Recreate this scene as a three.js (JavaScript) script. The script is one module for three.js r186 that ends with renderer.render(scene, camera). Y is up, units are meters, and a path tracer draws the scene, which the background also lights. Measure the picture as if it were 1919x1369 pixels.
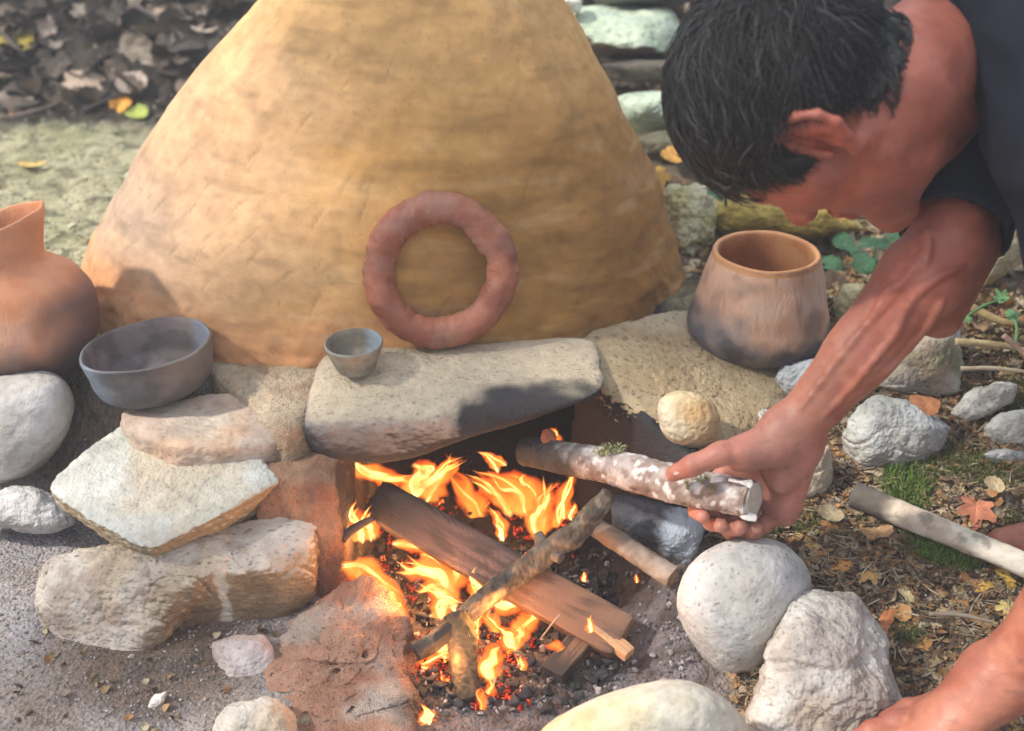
import * as THREE from 'three';
import { ConvexHull } from 'three/addons/math/ConvexHull.js';
import { mergeGeometries, mergeVertices } from 'three/addons/utils/BufferGeometryUtils.js';

// ---------------------------------------------------------------- camera, sky, sun, exposure
const scene = new THREE.Scene();
const PITCH = 29 * Math.PI / 180, EYE = 0.95, F = 2200, CX = 959.5, CY = 684.5;
const camera = new THREE.PerspectiveCamera(2 * Math.atan(684.5 / F) * 180 / Math.PI, 1024 / 731, 0.05, 80);
camera.position.set(0, EYE, 0);
camera.lookAt(0, EYE - Math.sin(PITCH), -Math.cos(PITCH));
camera.focus = 1.36; camera.userData.fStop = 3.4;
scene.add(camera);
const renderer = new THREE.WebGLRenderer({ antialias: true });
renderer.toneMapping = THREE.LinearToneMapping;
renderer.toneMappingExposure = 1.48;
renderer.shadowMap.enabled = true;

const SUN = new THREE.Vector3(-0.72, 0.68, 0.17).normalize();
{ // a bright, thinly clouded sky: brighter towards the sun's side, paler at the horizon
  const W = 256, H = 128, data = new Float32Array(W * H * 4), d = new THREE.Vector3();
  for (let j = 0; j < H; j++) for (let i = 0; i < W; i++) {
    const el = ((j + 0.5) / H - 0.5) * Math.PI, az = ((i + 0.5) / W - 0.5) * 2 * Math.PI;
    d.set(Math.cos(el) * Math.cos(az), Math.sin(el), Math.cos(el) * Math.sin(az));
    const up = Math.max(0, d.y), s = Math.max(0, d.dot(SUN));
    const k = 0.56 + 0.36 * up + 0.28 * s ** 6;
    const o = (j * W + i) * 4;
    data[o] = k * (0.93 + 0.08 * s ** 6); data[o + 1] = k * 1.0; data[o + 2] = k * (1.10 - 0.06 * s ** 6); data[o + 3] = 1;
  }
  const t = new THREE.DataTexture(data, W, H, THREE.RGBAFormat, THREE.FloatType);
  t.mapping = THREE.EquirectangularReflectionMapping; t.magFilter = THREE.LinearFilter; t.needsUpdate = true;
  scene.background = t; scene.environment = t;
}
const sun = new THREE.DirectionalLight(new THREE.Color(1.0, 0.92, 0.79), 3.8);
sun.position.copy(SUN).multiplyScalar(6).add(new THREE.Vector3(0, 0, -1.3));
sun.target.position.set(0, 0, -1.3);
sun.castShadow = true; sun.shadow.radius = 6; sun.shadow.mapSize.set(2048, 2048);
Object.assign(sun.shadow.camera, { left: -3, right: 3, top: 3, bottom: -3, near: 0.5, far: 20 });
scene.add(sun, sun.target);
scene.fog = new THREE.FogExp2(new THREE.Color(0.86, 0.90, 1.0), 0.026);   // thin wood smoke hanging in the clearing

// ---------------------------------------------------------------- helpers
let seed = 12345;
const rnd = () => { seed = (seed + 0x6D2B79F5) | 0; let t = Math.imul(seed ^ (seed >>> 15), 1 | seed); t = (t + Math.imul(t ^ (t >>> 7), 61 | t)) ^ t; return ((t ^ (t >>> 14)) >>> 0) / 4294967296; };
const rr = (a, b) => a + (b - a) * rnd();
const V = (x, y, z) => new THREE.Vector3(x, y, z);
const clamp = (x, a = 0, b = 1) => Math.min(b, Math.max(a, x));
const sst = (a, b, x) => { const t = clamp((x - a) / (b - a)); return t * t * (3 - 2 * t); };
const mix3 = (a, b, t) => [a[0] + (b[0] - a[0]) * t, a[1] + (b[1] - a[1]) * t, a[2] + (b[2] - a[2]) * t];
const mul3 = (a, k) => [a[0] * k, a[1] * k, a[2] * k];
const PERM = new Uint8Array(512);
{ const p = [...Array(256).keys()]; for (let i = 255; i > 0; i--) { const j = Math.floor(rnd() * (i + 1)); [p[i], p[j]] = [p[j], p[i]]; } for (let i = 0; i < 512; i++) PERM[i] = p[i & 255]; }
const grad = (h, x, y, z) => { h &= 15; const u = h < 8 ? x : y, v = h < 4 ? y : h === 12 || h === 14 ? x : z; return ((h & 1) ? -u : u) + ((h & 2) ? -v : v); };
function noise(x, y, z, per = 256) {   // gradient noise, period per
  let X = Math.floor(x), Y = Math.floor(y), Z = Math.floor(z);
  x -= X; y -= Y; z -= Z;
  const m = (i) => ((i % per) + per) % per, X1 = m(X + 1), Y1 = m(Y + 1), Z1 = (Z + 1) & 255; X = m(X); Y = m(Y); Z &= 255;
  const u = x * x * x * (x * (x * 6 - 15) + 10), v = y * y * y * (y * (y * 6 - 15) + 10), w = z * z * z * (z * (z * 6 - 15) + 10);
  const a = PERM[X] , b = PERM[X1];
  const aa = PERM[a + Y], ab = PERM[a + Y1], ba = PERM[b + Y], bb = PERM[b + Y1];
  const L = (t, p, q) => p + t * (q - p);
  return L(w, L(v, L(u, grad(PERM[aa + Z], x, y, z), grad(PERM[ba + Z], x - 1, y, z)), L(u, grad(PERM[ab + Z], x, y - 1, z), grad(PERM[bb + Z], x - 1, y - 1, z))),
    L(v, L(u, grad(PERM[aa + Z1], x, y, z - 1), grad(PERM[ba + Z1], x - 1, y, z - 1)), L(u, grad(PERM[ab + Z1], x, y - 1, z - 1), grad(PERM[bb + Z1], x - 1, y - 1, z - 1))));
}
function fbm(x, y, z, oct = 4, gain = 0.5) { let s = 0, a = 1, n = 0; for (let o = 0; o < oct; o++) { s += a * noise(x, y, z); n += a; x = x * 2.03 + 7.1; y = y * 2.03 + 3.7; z = z * 2.03 + 1.3; a *= gain; } return s / n * 1.6; }

// a place in the scene found from where the photograph shows it: at a depth, on a level, or on an upright plane
const FWD = V(0, -Math.sin(PITCH), -Math.cos(PITCH)), UPV = V(0, Math.cos(PITCH), -Math.sin(PITCH)), RGT = V(1, 0, 0);
const ray = (px, py) => FWD.clone().addScaledVector(RGT, (px - CX) / F).addScaledVector(UPV, (CY - py) / F);
const D = (px, py, d) => ray(px, py).multiplyScalar(d).add(camera.position);
const Y = (px, py, y) => { const r = ray(px, py); return r.multiplyScalar((y - EYE) / r.y).add(camera.position); };
const Z = (px, py, z) => { const r = ray(px, py); return r.multiplyScalar(z / r.z).add(camera.position); };

const names = {};
function numbered(n) { const k = names[n] = (names[n] ?? -1) + 1; return k ? `${n}_${String(k).padStart(3, '0')}` : n; }
function tag(o, label, category, group, kind) {
  if (label) o.userData.label = label; if (category) o.userData.category = category;
  if (group) o.userData.group = group; if (kind) o.userData.kind = kind; return o;
}
function mesh(name, geo, mat, parent = scene) {
  const m = new THREE.Mesh(geo, mat); m.name = parent === scene ? numbered(name) : name; m.castShadow = m.receiveShadow = true; parent.add(m); return m;
}
function thing(name, label, category, group, at) {
  const g = new THREE.Group(); g.name = numbered(name); if (at) g.position.copy(at); scene.add(g); return tag(g, label, category, group);
}
const local = (geo, g) => geo.translate(-g.position.x, -g.position.y, -g.position.z);

// ---------------------------------------------------------------- textures (grain and relief only)
function tex(n, fn, srgb = false) {
  const data = new Uint8Array(n * n * 4);
  for (let j = 0; j < n; j++) for (let i = 0; i < n; i++) { const c = fn(i / n, j / n), o = (j * n + i) * 4; data[o] = clamp(c[0]) * 255; data[o + 1] = clamp(c[1]) * 255; data[o + 2] = clamp(c[2]) * 255; data[o + 3] = 255; }
  const t = new THREE.DataTexture(data, n, n); t.wrapS = t.wrapT = THREE.RepeatWrapping; t.magFilter = THREE.LinearFilter; t.minFilter = THREE.LinearMipmapLinearFilter; t.needsUpdate = true;
  if (srgb) t.colorSpace = THREE.SRGBColorSpace; return t;
}
const pf = (u, v, f, oct, z = 0) => { let s = 0, a = 1, n = 0; for (let o = 0; o < oct; o++) { s += a * noise(u * f, v * f, z + o * 9.3, f); n += a; f *= 2; a *= 0.55; } return s / n * 1.6; };
const T_rock = tex(512, (u, v) => { const a = pf(u, v, 6, 5, 1), b = Math.abs(pf(u, v, 9, 3, 40)), c = pf(u, v, 48, 2, 70); const d = pf(u, v, 20, 3, 120), k = 0.5 + 0.22 * a + 0.24 * d + 0.2 * c - (d < -0.45 ? 0.12 : 0); return [k, k, k]; });
const T_grit = tex(1024, (u, v) => { const a = pf(u, v, 10, 4, 3), b = pf(u, v, 90, 3, 30), c = Math.max(0, pf(u, v, 60, 2, 55)); const k = 0.5 + 0.2 * a + 0.34 * b + 0.3 * c; return [k, k, k]; });
const T_gritC = tex(1024, (u, v) => { const a = pf(u, v, 8, 4, 13), b = pf(u, v, 100, 3, 33), c = pf(u, v, 44, 2, 58), w = pf(u, v, 20, 2, 90); const k = 0.74 + 0.16 * a + 0.26 * b + (c > 0.42 ? 0.2 : 0) - (c < -0.42 ? 0.26 : 0); return [k * (1 + 0.05 * w), k, k * (1 - 0.07 * w)]; });
const T_cloth = tex(256, (u, v) => { const k = 0.5 + 0.25 * Math.sin(u * Math.PI * 2 * 64) * Math.sin(v * Math.PI * 2 * 64) + 0.2 * pf(u, v, 30, 2); return [k, k, k]; });
const T_skin = tex(512, (u, v) => { const a = pf(u, v, 40, 3, 5), b = Math.abs(pf(u, v, 24, 2, 25)); const k = 0.5 + 0.2 * a - 0.5 * Math.max(0, 0.12 - b) * 3; return [k, k, k]; });

const M = {};
const std = (o) => new THREE.MeshStandardMaterial({ roughness: 0.92, ...o });
M.stone = std({ vertexColors: true, bumpMap: T_rock, bumpScale: 0.0028, roughness: 0.9 });
M.smoothStone = std({ vertexColors: true, bumpMap: T_rock, bumpScale: 0.0009, roughness: 0.85 });
M.clay = std({ vertexColors: true, bumpMap: T_grit, bumpScale: 0.004, roughness: 0.97 });
M.wood = std({ vertexColors: true, bumpMap: T_rock, bumpScale: 0.0007, roughness: 0.88 });
M.pot = std({ vertexColors: true, bumpMap: T_rock, bumpScale: 0.0008, roughness: 0.62 });
M.leaf = std({ vertexColors: true, roughness: 0.75, side: THREE.DoubleSide });
M.plain = std({ vertexColors: true });

// ---------------------------------------------------------------- shape builders
function paint(geo, tone) {
  const p = geo.attributes.position, n = geo.attributes.normal, c = new Float32Array(p.count * 3), P = V(), N = V();
  for (let i = 0; i < p.count; i++) { P.fromBufferAttribute(p, i); N.fromBufferAttribute(n, i); const t = tone(P, N, i); c[i * 3] = Math.max(0.004, t[0]); c[i * 3 + 1] = Math.max(0.004, t[1]); c[i * 3 + 2] = Math.max(0.004, t[2]); }
  geo.setAttribute('color', new THREE.BufferAttribute(c, 3)); return geo;
}
function boxUV(geo0, size) {   // every face takes the plane it faces most, so that no face is torn across two planes
  const geo = geo0.toNonIndexed(), p = geo.attributes.position, n = geo.attributes.normal, uv = new Float32Array(p.count * 2);
  for (let t = 0; t < p.count; t += 3) {
    const f = [0, 1, 2].map((k) => Math.abs(n.getComponent(t, k) + n.getComponent(t + 1, k) + n.getComponent(t + 2, k)));
    for (let i = t; i < t + 3; i++) { const x = p.getX(i), y = p.getY(i), z = p.getZ(i), [a, b] = f[1] >= f[0] && f[1] >= f[2] ? [x, z] : f[0] > f[2] ? [z, y] : [x, y]; uv[i * 2] = a / size; uv[i * 2 + 1] = b / size; }
  }
  geo.setAttribute('uv', new THREE.BufferAttribute(uv, 2)); return geo;
}
const icos = {};
function ico(detail) {
  if (!icos[detail]) { const g = new THREE.IcosahedronGeometry(1, detail); g.deleteAttribute('uv'); g.deleteAttribute('normal'); icos[detail] = mergeVertices(g, 1e-5); }
  return icos[detail];
}
function planesOf(pts) {
  const hull = new ConvexHull().setFromPoints(pts), out = [];
  for (const f of hull.faces) { const n = f.normal.clone(), d = f.constant; const twin = out.find((q) => q.n.dot(n) > 0.992 && Math.abs(q.d - d) < 0.01); if (!twin) out.push({ n, d }); }
  return out;
}
// a stone: one or more convex lobes round a shared middle, edges rounded by p, then broken up by noise
function rockGeo(lobes, { detail = 34, p = 14, amp = 0.004, freq = 22, fine = 0.0012, chip = 0, layers = 0, crease = 0, tone, uv = 0.16, mid, shape } = {}) {
  if (lobes[0].isVector3) lobes = [lobes];
  const c = mid ?? lobes.flat().reduce((a, q) => a.add(q), V(0, 0, 0)).multiplyScalar(1 / lobes.flat().length);
  const sets = lobes.map((l) => planesOf(l).map((q) => ({ n: q.n, d: Math.max(1e-3, q.d - q.n.dot(c)) })));
  const box = new THREE.Box3().setFromPoints(lobes.flat()), half = box.getSize(V()).multiplyScalar(0.5);
  const geo = ico(detail).clone(), pos = geo.attributes.position, u = V(), off = rnd() * 50;
  const grow = sets.map((s) => { let k = 0, m = 0; for (let i = 0; i < pos.count; i += 7) { u.fromBufferAttribute(pos, i).multiply(half).normalize(); let e = 0, t0 = 0; for (const q of s) { const t = q.n.dot(u) / q.d; if (t > 0) { e += (t * 0.2) ** p; t0 = Math.max(t0, t); } } k += 1 / t0 / (0.2 * e ** (-1 / p)); m++; } return 1 + (k / m - 1) * 0.95; });   // rounding must not shrink the stone
  for (let i = 0; i < pos.count; i++) {
    u.fromBufferAttribute(pos, i).multiply(half).normalize();
    let r = 0;
    for (const [si, s] of sets.entries()) { let k = 0; for (const q of s) { const t = q.n.dot(u) / q.d; if (t > 0) k += (t * 0.2) ** p; } const e = grow[si] * 0.2 * k ** (-1 / p); r = sets.length > 1 ? (r ** 16 + e ** 16) ** (1 / 16) : e; }
    let x = c.x + u.x * r, y = c.y + u.y * r, z = c.z + u.z * r;
    let h = amp * fbm(x * freq + off, y * freq, z * freq, 4) + fine * fbm(x * 130 + off, y * 130, z * 130, 2);
    if (chip) { const q = noise(x * freq * 0.8 + off * 2, y * freq * 0.8, z * freq * 0.8); h -= chip * sst(0.12, 0.2, q) * (0.6 + 0.4 * noise(x * 60, y * 60, z * 60)); }
    if (crease) h -= crease * (sst(0.07, 0, Math.abs(noise(x * freq * 0.7 + off * 3, y * freq * 0.7, z * freq * 0.7))) + 0.5 * sst(0.06, 0, Math.abs(noise(x * freq * 1.9 + off, y * freq * 1.9, z * freq * 1.9))));
    if (layers) h += layers * Math.sin(y * 320 + 6 * noise(x * 12, y * 12, z * 12 + off));
    if (shape) h += shape(V(x, y, z), u);
    pos.setXYZ(i, x + u.x * h, y + u.y * h, z + u.z * h);
  }
  geo.computeVertexNormals();
  return boxUV(paint(geo, tone ?? stoneTone({})), uv);
}
function stoneTone({ base = [0.42, 0.41, 0.38], alt = [0.30, 0.29, 0.27], warm, warmAmt = 0.5, green, greenAmt = 0.4, pit = 0.35, scale = 14, top, soot, streak = 0, under } = {}) {
  const o = rnd() * 40;
  return (P, N) => {
    let c = mix3(base, alt, sst(-0.35, 0.45, fbm(P.x * scale + o, P.y * scale, P.z * scale, 4)));
    if (warm) c = mix3(c, warm, warmAmt * sst(0.0, 0.5, fbm(P.x * scale * 0.7 + o + 9, P.y * scale * 0.7, P.z * scale * 0.7, 3)));
    if (green) c = mix3(c, green, greenAmt * sst(-0.05, 0.5, fbm(P.x * scale * 0.9 + 3, P.y * scale * 0.9 + o, P.z * scale * 0.9, 4)));
    if (top) c = mix3(c, top, sst(0.35, 0.85, N.y));
    if (under) c = mix3(c, under, sst(0.35, -0.25, N.y));
    let k = 1 + 0.22 * fbm(P.x * 70 + o, P.y * 70, P.z * 70, 3);
    if (streak) k += streak * noise(P.x * 20 + o, P.y * 110, P.z * 20);
    const q = noise(P.x * 250 + o, P.y * 250, P.z * 250); if (q < -0.34) k -= pit * sst(-0.34, -0.6, q);
    c = mul3(c, k);
    if (soot) c = mix3(c, [0.022, 0.021, 0.026], clamp(soot(P, N)));
    return c;
  };
}
function rock(name, label, category, lobes, opt = {}, group) { return tag(mesh(name, rockGeo(lobes, opt), opt.mat ?? M.stone), label, category, group); }
// points of a rounded stone whose outline the photograph shows, at a depth and as thick as given
function lump(outline, d, bulge, dBottom) {
  const n = outline.length, m = outline.reduce((a, q) => [a[0] + q[0] / n, a[1] + q[1] / n], [0, 0]), pts = [];
  const ys = outline.map((q) => q[1]), y0 = Math.min(...ys), y1 = Math.max(...ys);
  for (const [x, y] of outline) {
    const dd = d - ((y - y0) / (y1 - y0) - 0.5) * (dBottom ?? 0);
    pts.push(D(x, y, dd));
    for (const [k, e] of [[0.86, 0.55], [0.55, 0.92], [0.25, 1]]) { const X = m[0] + (x - m[0]) * k, Yp = m[1] + (y - m[1]) * k, d2 = d - ((Yp - y0) / (y1 - y0) - 0.5) * (dBottom ?? 0); pts.push(D(X, Yp, d2 - bulge * e), D(X, Yp, d2 + bulge * e)); }
  }
  return pts;
}
// points of a slab: the top face on a level (each corner may have its own), and as thick as given
function slab(top, y, thick, inset = 0.9) {
  const t = top.map(([px, py, yy]) => Y(px, py, yy ?? y)), c = t.reduce((a, q) => a.add(q), V(0, 0, 0)).multiplyScalar(1 / t.length);
  return [...t, ...t.map((q) => V(c.x + (q.x - c.x) * inset, q.y - thick, c.z + (q.z - c.z) * inset))];
}
// a round stick, branch or log through points with radii
function stickGeo(pts, radii, { seg = 60, ring = 18, amp = 0.08, freq = 40, tone, caps = true, oval = 1, fine = 0.02 } = {}) {
  const curve = new THREE.CatmullRomCurve3(pts), L = curve.getLength(), o = rnd() * 30;
  const fr = curve.computeFrenetFrames(seg, false), P = [], uv = [], idx = [], A = [];
  const R = (t) => { const s = t * (radii.length - 1), i = Math.min(radii.length - 2, Math.floor(s)); return radii[i] + (radii[i + 1] - radii[i]) * (s - i); };
  for (let i = 0; i <= seg; i++) {
    const t = i / seg, c = curve.getPointAt(t), r = R(t);
    for (let j = 0; j <= ring; j++) {
      const a = j / ring * Math.PI * 2, ca = Math.cos(a), sa = Math.sin(a);
      const k = r * (1 + amp * fbm(ca * 1.2 + o, sa * 1.2, t * L * freq, 3) + fine * fbm(ca * 5 + o, sa * 5, t * L * 190, 3));
      P.push(c.x + (fr.normals[i].x * ca * oval + fr.binormals[i].x * sa) * k, c.y + (fr.normals[i].y * ca * oval + fr.binormals[i].y * sa) * k, c.z + (fr.normals[i].z * ca * oval + fr.binormals[i].z * sa) * k);
      uv.push(j / ring * 0.5, t * L / 0.2); A.push([t, a]);
    }
  }
  const w = ring + 1;
  for (let i = 0; i < seg; i++) for (let j = 0; j < ring; j++) { const a = i * w + j; idx.push(a, a + w, a + 1, a + 1, a + w, a + w + 1); }
  if (caps) for (const e of [0, seg]) {
    const c = curve.getPointAt(e / seg), b = P.length / 3; P.push(c.x, c.y, c.z); uv.push(0.25, e / seg * L / 0.2); A.push([e / seg, 0]);
    for (let j = 0; j < ring; j++) { const a = e * w + j; e ? idx.push(a, b, a + 1) : idx.push(a, a + 1, b); }
  }
  const g = new THREE.BufferGeometry();
  g.setAttribute('position', new THREE.Float32BufferAttribute(P, 3)); g.setAttribute('uv', new THREE.Float32BufferAttribute(uv, 2)); g.setIndex(idx); g.computeVertexNormals();
  return paint(g, (p, n, i) => tone(p, n, A[i][0], A[i][1]));
}
function disc(c, n, r, { ring = 24, rows = 5, tone, rough = 0.0006 } = {}) {   // a cut or broken end
  const q = new THREE.Quaternion().setFromUnitVectors(V(0, 0, 1), n.clone().normalize()), P = [], idx = [], uv = [], v = V();
  for (let i = 0; i <= rows; i++) for (let j = 0; j < ring; j++) { const a = j / ring * 6.2832, k = r * i / rows * (1 + 0.05 * noise(Math.cos(a) * 2, Math.sin(a) * 2, 3)); v.set(Math.cos(a) * k, Math.sin(a) * k, rough * noise(i * 3.3, j * 2.7, 1) * 3 + (i === rows ? -r * 0.25 : 0)).applyQuaternion(q).add(c); P.push(v.x, v.y, v.z); uv.push(Math.cos(a) * i / rows * 0.1, Math.sin(a) * i / rows * 0.1); }
  for (let i = 0; i < rows; i++) for (let j = 0; j < ring; j++) { const a = i * ring + j, b = i * ring + (j + 1) % ring; idx.push(a, a + ring, b, b, a + ring, b + ring); }
  const g = new THREE.BufferGeometry(); g.setAttribute('position', new THREE.Float32BufferAttribute(P, 3)); g.setAttribute('uv', new THREE.Float32BufferAttribute(uv, 2)); g.setIndex(idx); g.computeVertexNormals();
  return paint(g, (p, nn, i) => tone(Math.floor(i / ring) / rows, p));
}
// thrown or hand-built pots: a closed profile (outside up, over the lip, inside down) turned round
function potGeo(profile, { seg = 120, wob = 0.004, tone, deform } = {}) {
  const pts = new THREE.SplineCurve(profile.map(([r, y]) => new THREE.Vector2(Math.max(r, 1e-4), y))).getPoints(110);
  const g0 = new THREE.LatheGeometry(pts, seg), pos = g0.attributes.position, o = rnd() * 20;
  for (let i = 0; i < pos.count; i++) {
    let x = pos.getX(i), y = pos.getY(i), z = pos.getZ(i); const r = Math.hypot(x, z), a = r > 1e-6 ? 1 : 0;
    const ca = x / (r || 1), sa = z / (r || 1), k = 1 + a * (wob / 0.05 * noise(ca * 1.3 + o, sa * 1.3, y * 22) * 0.5 + 0.006 * noise(ca * 5 + o, sa * 5, y * 90));
    x *= k; z *= k; y += 0.5 * wob * noise(ca * 1.4 + o, sa * 1.4, 5) * (y > 0.01 ? 1 : 0);
    const v = V(x, y, z); if (deform) deform(v); pos.setXYZ(i, v.x, v.y, v.z);
  }
  g0.computeVertexNormals();
  const nrm = g0.attributes.normal, row = pts.length;   // close the seam's normals
  for (let i = 0; i < row; i++) { const a = i, b = seg * row + i, x = nrm.getX(a) + nrm.getX(b), y = nrm.getY(a) + nrm.getY(b), z = nrm.getZ(a) + nrm.getZ(b), l = Math.hypot(x, y, z) || 1; nrm.setXYZ(a, x / l, y / l, z / l); nrm.setXYZ(b, x / l, y / l, z / l); }
  const uv = g0.attributes.uv; for (let i = 0; i < uv.count; i++) uv.setXY(i, uv.getX(i) * 4, uv.getY(i) * 2);
  return paint(g0, tone);
}
// distance fields: tapered capsules and ellipsoids, smoothly joined, meshed on a grid
function field(prims, p) {
  let d = 1e3;
  for (const q of prims) { const e = prim(q, p); if (q.sub) { const k = q.k, h = Math.max(k - Math.abs(-e - d), 0) / k; d = Math.max(d, -e) + h * h * k * 0.25; } else { const k = q.k, h = Math.max(k - Math.abs(d - e), 0) / k; d = Math.min(d, e) - h * h * k * 0.25; } }
  return d;
}
function prim(q, p) {
  if (q.b) { const ax = q.b.x - q.a.x, ay = q.b.y - q.a.y, az = q.b.z - q.a.z, px = p.x - q.a.x, py = p.y - q.a.y, pz = p.z - q.a.z; const t = clamp((px * ax + py * ay + pz * az) / (q.l2 ??= Math.max(1e-9, ax * ax + ay * ay + az * az))); return Math.hypot(px - ax * t, py - ay * t, pz - az * t) - (q.ra + (q.rb - q.ra) * t); }
  const px = p.x - q.c.x, py = p.y - q.c.y, pz = p.z - q.c.z, [X, Yv, Zv] = q.f;
  const x = (px * X.x + py * X.y + pz * X.z) / q.r[0], y = (px * Yv.x + py * Yv.y + pz * Yv.z) / q.r[1], z = (px * Zv.x + py * Zv.y + pz * Zv.z) / q.r[2];
  const k0 = Math.hypot(x, y, z), k1 = Math.hypot(x / q.r[0], y / q.r[1], z / q.r[2]); return k1 < 1e-9 ? -Math.min(...q.r) : k0 * (k0 - 1) / k1;
}
const cap = (a, ra, b, rb, k = 0.012) => ({ a, b, ra, rb, k });
const WORLD = [V(1, 0, 0), V(0, 1, 0), V(0, 0, 1)];
const ell = (c, r, f = WORLD, k = 0.012) => ({ c, r, f, k });
function primBox(q) { const r = q.b ? Math.max(q.ra, q.rb) : Math.max(...q.r); return q.b ? new THREE.Box3().setFromPoints([q.a, q.b]).expandByScalar(r) : new THREE.Box3(q.c.clone().subScalar(r), q.c.clone().addScalar(r)); }
function meshField(prims, cell, extra, pad = 0.02) {
  const box = new THREE.Box3(); for (const q of prims) if (!q.sub) box.union(primBox(q)); box.expandByScalar(pad);
  const B = 8, n = ['x', 'y', 'z'].map((k) => Math.ceil((box.max[k] - box.min[k]) / cell / B) * B + 1), [nx, ny, nz] = n;
  const val = new Float32Array(nx * ny * nz).fill(1e3), vid = new Int32Array(nx * ny * nz).fill(-1), done = new Uint8Array(nx * ny * nz);
  const at = (i, j, k) => (k * ny + j) * nx + i, p = V(), blocks = [], R = cell * B * 0.9;
  for (let K = 0; K < nz - 1; K += B) for (let J = 0; J < ny - 1; J += B) for (let I = 0; I < nx - 1; I += B) {
    p.set(box.min.x + (I + B / 2) * cell, box.min.y + (J + B / 2) * cell, box.min.z + (K + B / 2) * cell);
    const list = prims.filter((q) => prim(q, p) < R * 1.5 + (q.sub ? 0 : q.k) + 0.008); if (!list.some((q) => !q.sub)) continue;
    const d = field(list, p); if (Math.abs(d) > R * 1.6 + 0.012) { if (d < 0) for (let k = K; k <= K + B; k++) for (let j = J; j <= J + B; j++) for (let i = I; i <= I + B; i++) if (!done[at(i, j, k)]) val[at(i, j, k)] = d; continue; }
    blocks.push([I, J, K]);
    for (let k = K; k <= K + B; k++) for (let j = J; j <= J + B; j++) for (let i = I; i <= I + B; i++) {
      const a = at(i, j, k); if (done[a]) continue; done[a] = 1;
      p.set(box.min.x + i * cell, box.min.y + j * cell, box.min.z + k * cell);
      let e = field(list, p); if (extra) e = extra(p, e); val[a] = e;
    }
  }
  const P = [], idx = [], C = [[0, 0, 0], [1, 0, 0], [0, 1, 0], [1, 1, 0], [0, 0, 1], [1, 0, 1], [0, 1, 1], [1, 1, 1]], E = [[0, 1], [2, 3], [4, 5], [6, 7], [0, 2], [1, 3], [4, 6], [5, 7], [0, 4], [1, 5], [2, 6], [3, 7]];
  for (const [I, J, K] of blocks) for (let k = K; k < K + B; k++) for (let j = J; j < J + B; j++) for (let i = I; i < I + B; i++) {
    const v = C.map(([a, b, c]) => val[at(i + a, j + b, k + c)]); let s = 0; for (const x of v) if (x < 0) s++; if (!s || s === 8) continue;
    let x = 0, y = 0, z = 0, m = 0;
    for (const [a, b] of E) if ((v[a] < 0) !== (v[b] < 0)) { const t = v[a] / (v[a] - v[b]); x += C[a][0] + (C[b][0] - C[a][0]) * t; y += C[a][1] + (C[b][1] - C[a][1]) * t; z += C[a][2] + (C[b][2] - C[a][2]) * t; m++; }
    vid[at(i, j, k)] = P.length / 3; P.push(box.min.x + (i + x / m) * cell, box.min.y + (j + y / m) * cell, box.min.z + (k + z / m) * cell);
  }
  const quad = (a, b, c, d, flip) => { if (a < 0 || b < 0 || c < 0 || d < 0) return; flip ? idx.push(a, c, b, a, d, c) : idx.push(a, b, c, a, c, d); };
  for (const [I, J, K] of blocks) for (let k = Math.max(1, K); k < K + B; k++) for (let j = Math.max(1, J); j < J + B; j++) for (let i = Math.max(1, I); i < I + B; i++) {
    const o = val[at(i, j, k)] < 0;
    if (o !== val[at(i + 1, j, k)] < 0) quad(vid[at(i, j - 1, k - 1)], vid[at(i, j, k - 1)], vid[at(i, j, k)], vid[at(i, j - 1, k)], !o);
    if (o !== val[at(i, j + 1, k)] < 0) quad(vid[at(i - 1, j, k - 1)], vid[at(i - 1, j, k)], vid[at(i, j, k)], vid[at(i, j, k - 1)], !o);
    if (o !== val[at(i, j, k + 1)] < 0) quad(vid[at(i - 1, j - 1, k)], vid[at(i, j - 1, k)], vid[at(i, j, k)], vid[at(i - 1, j, k)], !o);
  }
  const g = new THREE.BufferGeometry(); g.setAttribute('position', new THREE.Float32BufferAttribute(P, 3)); g.setIndex(idx); g.computeVertexNormals(); return g;
}

// ---------------------------------------------------------------- the ground
function groundH(x, z) {
  const zs = -1.205 + clamp((-0.25 - x) / 0.35, 0, 1.6) * -0.135;
  const hL = 0.02 + 0.165 * sst(zs + 0.07, zs - 0.09, z), hR = clamp(0.02 + 0.33 * (-z - 0.95), -0.02, 0.21);
  const hM = 0.19 * sst(-1.60, -1.66, z);
  const wL = sst(-0.185, -0.24, x), wR = sst(0.12, 0.2, x);
  let h = hM * (1 - wL - wR) + hL * wL + hR * wR;
  const back = sst(-1.62, -1.9, z); h = h * (1 - back) + 0.19 * back;
  const b = Math.max(0, -2.42 - z + 0.1 * noise(x * 2, 0, z)); h += 0.46 * b * sst(0, 0.25, b) * (b < 5 ? 1 : 5 / b);
  const pit = sst(-0.3, -0.12, x) * sst(0.3, 0.1, x) * sst(-1.7, -1.6, z);
  h += (0.012 * fbm(x * 5, 1, z * 5, 3) + (0.0035 + 0.006 * sst(-1.6, -1.9, z)) * fbm(x * 26, 2, z * 26, 3)) * (1 - 0.4 * pit) * (1 + 1.6 * sst(-2.3, -2.7, z));
  return h;
}
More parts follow.
